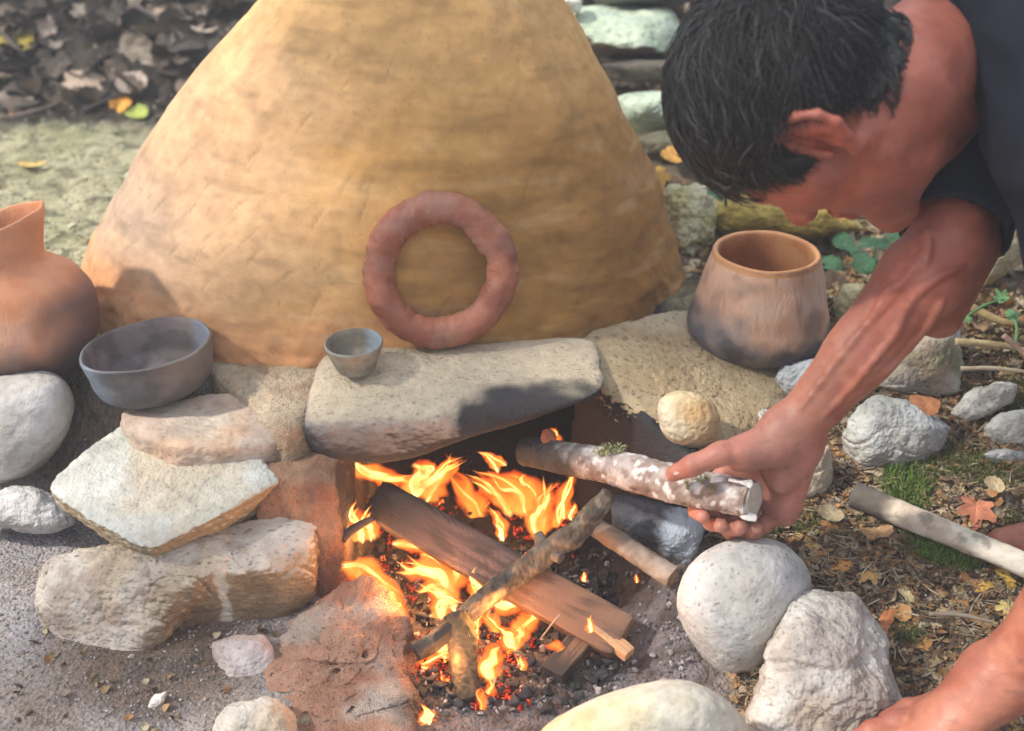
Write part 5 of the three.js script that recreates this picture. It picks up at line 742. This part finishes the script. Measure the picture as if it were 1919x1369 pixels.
    for (let i = 0; i < n; i++) { const q = jit(path, w * 0.75), l = mesh('flame', local(tongue(pts(q, rr(-0.008, 0.006)), w / F * d * rr(0.3, 0.7), 0.45, 1.3), fire), outer, fire); if (rnd() < 0.4 + k * 0.4) mesh('flame_core', local(tongue(pts(q.map(([x, y]) => [x, y + 1]), 0.002), w / F * d * rr(0.16, 0.34) * (0.6 + k * 0.6), 0.5, 1.3), fire), core, l); }
  }
  // embers and charcoal in the bed
  const lumpG = (s) => rockGeo([...Array(11)].map(() => V(rr(-1, 1), rr(-0.7, 0.7), rr(-1, 1)).multiplyScalar(s)), { detail: 5, p: 20, amp: s * 0.15, freq: 1 / s * 0.8, fine: 0, uv: 0.03, tone: stoneTone({ base: [1, 1, 1], alt: [0.7, 0.7, 0.7] }) });
  const T_ember = tex(128, (u, v) => { const a = sst(-0.25, 0.4, pf(u, v, 4, 4, 8)); return [a, a * a, a]; });
  const variants = [lumpG(0.008), lumpG(0.01), lumpG(0.006)], dm = new THREE.Object3D();
  const scatter = (name, n, mat, where, size, tone) => variants.forEach((g, v) => { const im = new THREE.InstancedMesh(g, mat, n); im.name = name; for (let i = 0; i < n; i++) { const p = where(); dm.position.copy(p).sub(fire.position); dm.rotation.set(rr(0, 6), rr(0, 6), rr(0, 6)); dm.scale.setScalar(rr(...size)); dm.updateMatrix(); im.setMatrixAt(i, dm.matrix); im.setColorAt(i, new THREE.Color().setRGB(...tone())); } tag(im, null, null, null, 'stuff'); fire.add(im); im.castShadow = im.receiveShadow = true; });
  const bed = (x0, x1, y0, y1) => () => { const p = G(rr(x0, x1), rr(y0, y1), 0.002); return p.addScaledVector(V(0, 1, 0), rr(0, 0.008)); };
  scatter('charcoal', 240, std({ vertexColors: true, roughness: 0.8 }), bed(660, 1150, 940, 1330), [0.3, 1.15], () => { const k = rr(0.02, 0.06); return [k, k * 0.95, k]; });
  scatter('ash_flake', 260, std({ vertexColors: true }), bed(700, 1290, 1040, 1340), [0.12, 0.5], () => { const k = rr(0.1, 0.4); return [k * 1.05, k * 0.95, k]; });
  for (const [e, k, cnt] of [[0.09, 0.5, 50], [0.15, 1.0, 30], [0.26, 1.7, 12]]) scatter('ember', cnt, new THREE.MeshStandardMaterial({ color: 0x180400, roughness: 1, emissive: new THREE.Color().setRGB(1, e, e * 0.1), emissiveIntensity: k * 1.5, emissiveMap: T_ember }), () => { const q = [[880, 1000, 1230, 1330], [690, 800, 1000, 1150], [880, 1080, 900, 1060], [690, 860, 930, 1000], [860, 1000, 1090, 1150], [880, 1010, 1130, 1240], [760, 840, 1190, 1290]][Math.floor(rnd() * 7)]; return bed(q[0], q[1], q[2], q[3])(); }, [0.3, 1.1], () => [1, 1, 1]);
  for (const [x, y, d, i] of [[790, 900, 1.52, 0.042], [960, 950, 1.49, 0.016], [680, 1000, 1.44, 0.035], [770, 1085, 1.375, 0.06], [930, 1150, 1.325, 0.045], [850, 1235, 1.29, 0.025]]) { const l = new THREE.PointLight(new THREE.Color(1, 0.42, 0.12), i, 0, 2); l.position.copy(D(x, y, d)); l.castShadow = true; l.shadow.radius = 1; scene.add(l); }
}

// ---------------------------------------------------------------- leaves, moss, plants, litter
function leafGeo(kind, size, curl, col, veinCol, o = rnd() * 50) {
  const N = 56, rows = 5, P = [], C = [], idx = [], ph = rr(0, 6);
  const R = (a) => { // a = 0 at the tip
    if (kind === 'maple') { const l = [0, 0.95, -0.95, 1.85, -1.85], w = [0.46, 0.44, 0.44, 0.42, 0.42], hgt = [1, 0.88, 0.88, 0.6, 0.6]; let r = 0.36; l.forEach((c, i) => { const e = Math.abs(Math.atan2(Math.sin(a - c), Math.cos(a - c))); r = Math.max(r, 0.34 + (hgt[i] - 0.34) * Math.max(0, 1 - e / w[i] * 0.8) ** 0.85); }); const b = Math.abs(Math.atan2(Math.sin(a - Math.PI), Math.cos(a - Math.PI))); r *= 1 - 0.55 * sst(0.5, 0, b); return r * (1 + 0.07 * Math.sin(a * 21)); }
    if (kind === 'round') return 0.72 + 0.22 * Math.cos(a) + 0.03 * Math.sin(a * 17); 
    const e = Math.abs(Math.cos(a)); return (0.34 + 0.66 * e ** 3) * (1 + 0.05 * Math.sin(a * 19));
  };
  for (let i = 0; i <= rows; i++) for (let j = 0; j < N; j++) {
    const a = j / N * 6.28319, t = i / rows, r = R(a) * t * (1 + 0.1 * noise(a * 2 + o, 3, 1)), x = Math.sin(a) * r, z = -Math.cos(a) * r;
    const y = curl * (0.55 * x * x * Math.sign(Math.sin(ph) + 0.3) + 0.5 * z * z * Math.cos(ph)) + 0.12 * curl * noise(x * 3 + o, z * 3, 2) - 0.03 * Math.exp(-Math.abs(x) * 16);
    P.push(x * size, y * size, z * size);
    let v = Math.abs(x) < 0.03 ? 1 : 0; for (const c of [0.95, -0.95, 1.85, -1.85]) { const dd = Math.abs(x * Math.cos(c) + z * Math.sin(c)); if (dd < 0.025 && x * Math.sin(c) - z * Math.cos(c) > 0) v = 1; }
    const k = 1 + 0.35 * fbm(x * 3 + o, z * 3, 5, 3), c = mix3(mul3(col, k), veinCol ?? mul3(col, 1.4), v * 0.7); C.push(...c.map((q) => Math.max(0.005, q)));
  }
  for (let i = 0; i < rows; i++) for (let j = 0; j < N; j++) { const a = i * N + j, b = i * N + (j + 1) % N; idx.push(a, b, a + N, b, b + N, a + N); }
  const g = new THREE.BufferGeometry(); g.setAttribute('position', new THREE.Float32BufferAttribute(P, 3)); g.setAttribute('color', new THREE.Float32BufferAttribute(C, 3)); g.setIndex(idx); g.computeVertexNormals(); return g;
}
const LEAVES = [ // px, py, size in photo pixels, kind, colour, turn, tilt, curl, label
  [1828, 955, 68, 'maple', [0.42, 0.155, 0.085], 2.9, 0.5, 0.5, 'big russet maple leaf standing above the pale pole'],
  [1868, 912, 34, 'round', [0.46, 0.36, 0.22], 1.2, 0.2, 0.8, 'cream curled leaf lying on top of the russet maple leaf'],
  [1585, 1058, 46, 'maple', [0.48, 0.22, 0.06], 0.7, 0.1, 0.6, 'orange lobed leaf on the litter above the craggy limestone block'],
  [1632, 1075, 44, 'maple', [0.45, 0.27, 0.09], 2.2, -0.1, 0.6, 'orange yellow lobed leaf right of the other orange leaf above the limestone'],
  [1505, 1010, 42, 'oval', [0.42, 0.25, 0.09], 0.9, 0.2, 1.0, 'curled tan leaf touching the top of the white boulder'],
  [1890, 1135, 48, 'maple', [0.52, 0.40, 0.15], 2.7, 0.2, 0.5, 'pale yellow leaf at the right edge above the braced forearm'],
  [1885, 1085, 34, 'oval', [0.50, 0.32, 0.06], 0.4, 0.4, 0.9, 'bright yellow folded leaf under the pale pole at the right edge'],
  [1850, 1095, 30, 'oval', [0.46, 0.28, 0.06], 1.9, 0.1, 0.9, 'narrow ochre leaf left of the bright yellow folded one'],
  [1740, 757, 50, 'round', [0.42, 0.17, 0.07], 1.5, 0.2, 0.7, 'rust brown leaf on the sharp edge of the grey trapezoid stone'],
  [1655, 1175, 38, 'oval', [0.44, 0.16, 0.06], 2.6, 0.4, 1.2, 'reddish curled leaf against the right flank of the limestone block'],
  [1690, 1155, 34, 'round', [0.42, 0.22, 0.08], 0.3, 0.2, 1.0, 'brown orange leaf right of the reddish curled leaf'],
  [1735, 1210, 40, 'maple', [0.36, 0.19, 0.06], 1.0, 0.1, 1.0, 'crumpled brown leaf in the middle of the twigs and grit'],
  [1640, 1000, 40, 'oval', [0.36, 0.21, 0.10], 1.7, 0.3, 1.1, 'light brown curled leaf below the burnt tip of the pole'],
  [1560, 965, 42, 'round', [0.30, 0.24, 0.15], 2.3, 0.2, 1.0, 'grey tan crumpled leaf right of the gripping hand'],
  [1605, 960, 40, 'maple', [0.28, 0.20, 0.12], 0.2, 0.2, 1.0, 'dull brown crumpled leaf just below the pole tip'],
  [1700, 1120, 30, 'oval', [0.44, 0.36, 0.20], 0.5, 0.6, 0.9, 'straw coloured leaf standing on edge right of the limestone top'],
  [45, 92, 78, 'maple', [0.30, 0.24, 0.035], 1.4, 0.5, 0.6, 'large yellow green leaf at the top left of the leaf bank'],
  [42, 207, 40, 'round', [0.52, 0.24, 0.04], 0.8, 0.3, 0.7, 'orange leaf at the left edge at the foot of the leaf bank'],
  [232, 195, 38, 'round', [0.58, 0.27, 0.035], 2.5, 0.5, 0.6, 'bright orange leaf at the foot of the leaf bank beside the kiln'],
  [262, 217, 38, 'round', [0.30, 0.36, 0.07], 1.1, 0.3, 0.6, 'yellow green leaf beside the bright orange one near the kiln'],
  [158, 160, 92, 'maple', [0.33, 0.25, 0.19], 3.0, 0.5, 0.4, 'broad pale brown leaf in the middle of the leaf bank'],
  [310, 42, 62, 'oval', [0.36, 0.27, 0.21], 0.6, 0.7, 0.6, 'long pale brown leaf high on the bank near the kiln'],
  [250, 170, 50, 'round', [0.34, 0.27, 0.23], 0.2, 0.4, 0.6, 'grey brown round leaf above the bright orange leaf'],
  [95, 60, 54, 'maple', [0.30, 0.23, 0.19], 2.0, 0.6, 0.6, 'grey brown leaf right of the large yellow green leaf'],
  [60, 310, 34, 'oval', [0.50, 0.34, 0.10], 1.6, 0.05, 0.5, 'small ochre leaf on the sandy ground at left'],
  [1240, 330, 50, 'maple', [0.44, 0.25, 0.05], 2.1, 0.5, 0.9, 'ochre leaf caught between the kiln and the crumbly stone'],
  [1265, 300, 40, 'round', [0.38, 0.20, 0.04], 0.9, 0.4, 0.9, 'brown leaf above the ochre leaf behind the kiln edge'],
  [1580, 408, 46, 'maple', [0.48, 0.22, 0.06], 0.4, 0.3, 0.7, 'orange leaf below the chin of the man'],
  [1030, 822, 26, 'round', [0.25, 0.07, 0.03], 0.4, 0.6, 0.7, 'singed red leaf at the tip of the birch log'],
];
for (const [px, py, s, kind, col, turn, tilt, curl, label] of LEAVES) {
  const onLog = py === 822, at = onLog ? D(px, py, 1.42) : py === 757 ? D(px, py, 1.49) : py === 408 ? D(px, py, 1.8) : py === 912 ? D(px, py, 1.425) : (py === 330 || py === 300) ? D(px, py, 1.93) : G(px, py, 0.008), d = at.clone().sub(camera.position).dot(FWD);
  const m = tag(mesh('fallen_leaf', leafGeo(kind, s / F * d * 0.78, curl, col), M.leaf), label, 'leaf'); m.position.copy(at); if (!onLog && py !== 912) m.position.y += 0.3 * Math.abs(Math.sin(tilt)) * s / F * d; m.rotation.set(tilt, turn, 0.15 * Math.sin(turn * 7), 'YXZ'); m.rotation.order = 'YXZ';
  { const a = m.rotation; a.set(tilt + 0.15, turn, 0.12 * Math.sin(turn * 9)); const e = new THREE.Quaternion().setFromAxisAngle(V(1, 0, 0), tilt), t = new THREE.Quaternion().setFromAxisAngle(V(0, 1, 0), turn); m.quaternion.copy(e).multiply(t); }
}
const dm = new THREE.Object3D();
function strew(name, label, geos, n, place, mat = M.leaf) { // countless small pieces: one object
  const root = new THREE.Group(); root.name = numbered(name); tag(root, label, null, null, 'stuff'); scene.add(root);
  geos.forEach((g, v) => { const im = new THREE.InstancedMesh(g, mat, Math.round(n / geos.length)); im.name = name + '_piece'; for (let i = 0; i < im.count; i++) { const c = place(dm); dm.updateMatrix(); im.setMatrixAt(i, dm.matrix); im.setColorAt(i, new THREE.Color().setRGB(...c)); } tag(im, null, null, null, 'stuff'); im.castShadow = im.receiveShadow = true; root.add(im); });
  return root;
}
const put = (o, x, z, lift, tilt, s) => { o.position.set(x, groundH(x, z) + lift, z); o.rotation.set(rr(-tilt, tilt), rr(0, 6.28), rr(-tilt, tilt)); o.scale.setScalar(s); };
const white = [1, 1, 1], leafSet = ['round', 'round', 'oval', 'maple', 'oval'].map((k, i) => leafGeo(k, 1, [0.7, 0.6, 0.9, 1.0, 0.4][i], [0.8, 0.8, 0.8], [1, 1, 1]));
const pick = (a) => a[Math.floor(rnd() * a.length)];
const BANK = [[0.16, 0.115, 0.085], [0.27, 0.205, 0.155], [0.11, 0.075, 0.052], [0.35, 0.285, 0.225], [0.075, 0.055, 0.04], [0.048, 0.036, 0.027], [0.052, 0.04, 0.031]];
strew('leaf_litter', 'dull brown dead leaves covering the dark bank behind the kiln', leafSet, 4600, (o) => { const x = rr(-2.1, 1.9), z = -rr(2.48, 4.4); put(o, x, z, 0.022, 0.8, rr(0.02, 0.058)); const k = rr(0.5, 1.15); return mul3(pick(BANK), k); });
const flake = () => leafGeo(pick(['round', 'oval', 'maple']), 1, 1.1, [0.8, 0.8, 0.8], [0.95, 0.95, 0.95]);
const RIGHT = [[0.30, 0.17, 0.08], [0.36, 0.22, 0.10], [0.20, 0.12, 0.07], [0.42, 0.32, 0.18], [0.14, 0.09, 0.055], [0.40, 0.20, 0.07], [0.46, 0.38, 0.26], [0.25, 0.20, 0.14]];
const onRight = () => { for (;;) { const near = rnd() < 0.72, x = near ? rr(0.24, 0.72) : rr(0.24, 1.1), z = -(near ? rr(0.75, 1.55) : rr(0.68, 2.1)); if (!(x < 0.34 && z < -1.16 && z > -1.6) && !(x < 0.29 && z > -1.12 && z < -1.0)) return [x, z]; } };
strew('leaf_crumbs', 'brown and orange leaf crumbs strewn over the ground at right', [flake(), flake(), flake(), flake()], 17000, (o) => { const [x, z] = onRight(); put(o, x, z, 0.004, 0.8, rr(0.0032, 0.0105) * (rnd() < 0.05 ? 1.9 : 1) * (z < -1.4 ? 1.7 : 1)); return mul3(pick(RIGHT), rr(0.6, 1.25)); });
strew('leaf_crumbs', 'few brown leaf crumbs lying on the dirt below the brown block stone', [flake(), flake()], 170, (o) => { const x = -rr(0.16, 0.6), z = -rr(0.72, 1.06); put(o, x, z, 0.003, 0.9, rr(0.003, 0.008)); return mul3(pick(RIGHT), rr(0.5, 1.1)); });
const pebG = [0, 1, 2].map(() => rockGeo([...Array(12)].map(() => V(rr(-1, 1), rr(-0.6, 0.6), rr(-0.8, 0.8))), { detail: 4, p: 12, amp: 0.08, freq: 1.2, fine: 0, tone: stoneTone({ base: [1, 1, 1], alt: [0.75, 0.75, 0.75], pit: 0 }) }));
const GRIT = [[0.50, 0.47, 0.46], [0.38, 0.34, 0.32], [0.28, 0.22, 0.19], [0.60, 0.56, 0.53], [0.42, 0.33, 0.27], [0.33, 0.31, 0.34]];
strew('grit', 'small pale stone chips and grit on the ground at right', pebG, 3200, (o) => { const [x, z] = onRight(); put(o, x, z, 0.001, 3, rr(0.0012, 0.0042)); return mul3(pick(GRIT), rr(0.7, 1.2)); }, M.plain);
strew('gravel', 'fine lilac grey gravel on the dirt at lower left', pebG, 5200, (o) => { const x = -rr(0.12, 0.85), z = -rr(0.7, 1.34); put(o, x, z, 0.0005, 3, rr(0.0008, 0.0032) * (rnd() < 0.05 ? 2.4 : 1)); return mul3(pick(GRIT), rr(0.5, 0.95)); }, M.plain);
strew('gravel', 'sandy grit and small clods on the ground left of the kiln', pebG, 3200, (o) => { const x = -rr(0.3, 1.8), z = -rr(1.45, 2.7); put(o, x, z, 0.0005, 3, rr(0.0015, 0.006) * (rnd() < 0.06 ? 2.2 : 1)); return mul3(pick([[0.46, 0.45, 0.31], [0.34, 0.33, 0.2], [0.24, 0.22, 0.13], [0.52, 0.52, 0.42]]), rr(0.6, 1.15)); }, M.plain);
const twigG = [0, 1, 2].map(() => stickGeo([V(-0.5, 0, 0), V(rr(-0.2, 0.2), rr(-0.03, 0.05), rr(-0.08, 0.08)), V(0.5, rr(-0.02, 0.06), rr(-0.1, 0.1))], [0.03, 0.028, 0.018], { seg: 8, ring: 5, amp: 0.2, freq: 4, tone: () => [0.85, 0.85, 0.85] }));
const STRAW = [[0.58, 0.50, 0.38], [0.50, 0.40, 0.27], [0.42, 0.33, 0.22], [0.26, 0.18, 0.12], [0.50, 0.43, 0.32], [0.18, 0.12, 0.08], [0.34, 0.20, 0.12]];
strew('twig_litter', 'broken twigs, straw and stalks lying over the ground at right', twigG, 2600, (o) => { const [x, z] = onRight(); put(o, x, z, 0.005, 0.35, rr(0.007, 0.04)); return mul3(pick(STRAW), rr(0.6, 1.2)); });
strew('twig_litter', 'dark sticks and stalks tangled in the leaf bank behind the kiln', twigG, 420, (o) => { put(o, rr(-2.2, 2.2), -rr(2.45, 4.4), 0.02, 0.5, rr(0.06, 0.26)); return mul3(pick([[0.10, 0.08, 0.065], [0.16, 0.12, 0.1], [0.06, 0.05, 0.04], [0.24, 0.19, 0.16]]), rr(0.6, 1.2)); });
{ // moss: cushions of short blades
  const blade = (() => { const g = new THREE.BufferGeometry(); g.setAttribute('position', new THREE.Float32BufferAttribute([-0.09, 0, 0, 0.09, 0, 0, 0.06, 0.55, 0.05, -0.06, 0.55, 0.05, 0, 1, 0.16], 3)); g.setIndex([0, 1, 2, 0, 2, 3, 3, 2, 4]); g.computeVertexNormals(); return paint(g, (p) => mix3([0.55, 0.55, 0.45], [1, 1, 1], p.y)); })();
  const PATCH = [[1700, 905, 55, 60, 0, 1], [1680, 860, 30, 40, 0, 1], [1760, 1035, 85, 24, 0.35, 1.3], [1860, 880, 70, 40, 0, 0.6], [1900, 745, 40, 50, 0, 0.8], [1790, 860, 60, 40, 0, 0.6], [1660, 960, 60, 30, 0, 0.4], [1700, 1190, 30, 20, 0, 0.8], [1420, 985, 50, 25, 0, 0.5], [1500, 980, 40, 30, 0, 0.5], [1730, 720, 40, 20, 0, 0.8], [150, 730, 20, 40, 0.4, 0.35], [1880, 650, 60, 40, 0, 0.3], [1600, 500, 60, 30, 0, 0.3], [1900, 980, 30, 25, 0, 0.5]];
  const spots = []; for (const [x, y, a, b, rot, dens] of PATCH) for (let i = 0; i < a * b * 0.34 * dens; i++) { const r = Math.sqrt(rnd()), t = rr(0, 6.28), X = r * a * Math.cos(t), Yq = r * b * Math.sin(t); spots.push([x + X * Math.cos(rot) - Yq * Math.sin(rot), y + X * Math.sin(rot) + Yq * Math.cos(rot), r, dens]); }
  let si = 0; strew('moss', 'bright and dark green moss cushions round the pale pole and stones at right', [blade], spots.length, (o) => { const [x, y, r, dens] = spots[si++], p = G(x, y, 0.004 + 0.012 * (1 - r) * (dens > 0.7 ? 1 : 0.5)); o.position.copy(p); o.position.y -= 0.003; o.rotation.set(rr(-0.7, 0.7), rr(0, 6.28), rr(-0.7, 0.7)); o.scale.set(rr(0.008, 0.012), rr(0.007, 0.016), rr(0.008, 0.012)); return mul3(dens > 1.1 ? [0.19, 0.33, 0.04] : dens > 0.9 ? [0.16, 0.27, 0.05] : [0.17, 0.20, 0.055], rr(0.5, 1.3)); });
}
{ // small green plants: stalks with leaves
  const plant = (label, leaves, stems, col) => { const t = thing('plant', label, 'plant', null, D(...stems[0][0])); for (const s of stems) mesh('stem', local(stickGeo(s.map((q) => D(...q)), [0.0022, 0.002, 0.0014], { seg: 16, ring: 7, tone: bark({ a: mul3(col, 1.1), b: mul3(col, 0.7) }) }), t), M.plain, t); for (const [x, y, d, s, turn, tilt] of leaves) { const g = leafGeo(pick(['round', 'oval', 'maple']), s / F * d, 0.5, mul3(col, rr(0.8, 1.3)), mul3(col, 1.9)); const m = mesh('leaf', g, M.leaf, t); m.position.copy(D(x, y, d)).sub(t.position); m.quaternion.setFromAxisAngle(V(1, 0, 0), tilt).multiply(new THREE.Quaternion().setFromAxisAngle(V(0, 1, 0), turn)); } };
  plant('light green seedling with two round leaves right of the forearm', [[1878, 560, 1.55, 24, 0.5, 0.6], [1812, 592, 1.56, 20, 2.2, 0.4], [1900, 590, 1.57, 18, 1.2, 0.5]], [[[1815, 590, 1.56], [1845, 572, 1.55], [1880, 560, 1.55]], [[1900, 660, 1.56], [1905, 620, 1.56], [1900, 590, 1.57]]], [0.10, 0.22, 0.09]);
  plant('dark green ground plant behind the conical pot under the chin', [[1600, 470, 1.8, 30, 0.5, 0.5], [1640, 455, 1.8, 32, 1.5, 0.6], [1560, 490, 1.8, 30, 2.6, 0.4], [1625, 495, 1.78, 30, 0.9, 0.7], [1580, 445, 1.84, 28, 3.3, 0.5], [1665, 480, 1.8, 30, 4, 0.5], [1550, 520, 1.78, 24, 5, 0.4], [1690, 440, 1.84, 30, 1, 0.6], [1640, 520, 1.76, 24, 2, 0.5]], [[[1600, 540, 1.79], [1605, 505, 1.79], [1600, 470, 1.8]], [[1640, 540, 1.79], [1642, 495, 1.79], [1640, 455, 1.8]]], [0.035, 0.10, 0.045]);
  plant('bright green seedling at the top edge above the leaf bank', [[290, 8, 3.0, 26, 0.5, 0.9], [315, 2, 3.0, 20, 2, 0.8], [335, 10, 3.0, 16, 3, 0.9]], [[[300, 30, 3.02], [298, 15, 3.0], [292, 5, 3.0]]], [0.16, 0.38, 0.05]);
  plant('dark bluish green plant in the top left corner', [[10, 20, 3.0, 40, 0.5, 0.6], [40, 40, 3.0, 36, 1.5, 0.7], [10, 60, 2.95, 36, 2.5, 0.6], [55, 15, 3.05, 34, 3.5, 0.6], [20, 90, 2.9, 28, 1, 0.5], [130, 20, 3.05, 30, 2, 0.5]], [[[20, 110, 2.9], [22, 70, 2.95], [15, 30, 3.0]]], [0.04, 0.115, 0.07]);
  plant('small fern green plant beside the nose of the man', [[1355, 350, 1.8, 22, 0.4, 0.6], [1380, 340, 1.82, 20, 2.4, 0.5], [1340, 365, 1.8, 18, 4, 0.5]], [[[1360, 385, 1.82], [1360, 370, 1.81], [1358, 352, 1.8]]], [0.05, 0.14, 0.06]);
}

{ // bough added unseen above the frame, its leaf clusters placed to shade chosen spots
  const at = V(-2.1, 2.05, -0.9), t = thing('added_bough', 'unseen leafy green bough added over the clearing to shade the kiln and the man', 'tree', null, at), leafs = [];
  const shade = [[860, 130, 1.5, 0.17], [1000, 300, 1.5, 0.16], [1130, 430, 1.55, 0.15], [1560, 300, 1.05, 0.17], [1720, 180, 1.1, 0.16], [1850, 60, 1.1, 0.16], [1700, 470, 1.8, 0.2], [1850, 700, 1.5, 0.12], [1780, 1180, 1.28, 0.12], [1000, 800, 1.42, 0.09], [820, 1010, 1.4, 0.12], [1080, 1000, 1.4, 0.11], [950, 1220, 1.3, 0.10], [640, 1010, 1.4, 0.08], [660, 1250, 1.28, 0.08], [480, 1120, 1.38, 0.08], [200, 80, 3.0, 0.35], [500, 40, 3.1, 0.35], [100, 20, 3.1, 0.3], [300, 1180, 1.35, 0.07], [100, 1330, 1.3, 0.10]];
  for (const [x, y, d, r] of shade) { const g = D(x, y, d), h = 1.75 + 0.35 * rnd(), c = g.clone().addScaledVector(SUN, (h - g.y) / SUN.y); const n = Math.round(2200 * r * r) + 14; for (let i = 0; i < n; i++) leafs.push([c.clone().add(V(rr(-1, 1), rr(-0.5, 0.5), rr(-1, 1)).normalize().multiplyScalar(r * Math.cbrt(rnd()) * 1.05)), c]); mesh('twig', local(stickGeo([at.clone().lerp(c, 0.25).add(V(0, 0.12, 0)), at.clone().lerp(c, 0.7).add(V(0, 0.1, 0)), c], [0.009, 0.006, 0.003], { seg: 10, ring: 6, tone: bark() }), t), M.wood, t); }
  mesh('limb', local(stickGeo([V(-4.2, 0.2, -1.4), V(-3.6, 1.3, -1.2), V(-2.9, 1.9, -1.0), V(-2.1, 2.05, -0.9), V(-1.4, 2.1, -1.0)], [0.11, 0.09, 0.06, 0.04, 0.02], { seg: 40, ring: 14, tone: bark() }), t), M.wood, t);
  const lm = new THREE.MeshPhysicalMaterial({ vertexColors: true, roughness: 1, transmission: 0.35, thickness: 0, side: THREE.DoubleSide }), im = new THREE.InstancedMesh(leafGeo('oval', 1, 0.4, [0.85, 0.85, 0.85], [1, 1, 1]), lm, leafs.length);
  leafs.forEach(([p], i) => { dm.position.copy(p).sub(at); dm.rotation.set(rr(-0.9, 0.9), rr(0, 6.28), rr(-0.9, 0.9)); dm.scale.setScalar(rr(0.018, 0.034)); dm.updateMatrix(); im.setMatrixAt(i, dm.matrix); const k = rr(0.7, 1.2); im.setColorAt(i, new THREE.Color().setRGB(0.09 * k, 0.16 * k, 0.035 * k)); });
  im.name = 'leaves'; im.castShadow = im.receiveShadow = true; tag(im, null, null, null, 'stuff'); t.add(im);
}
renderer.render(scene, camera);
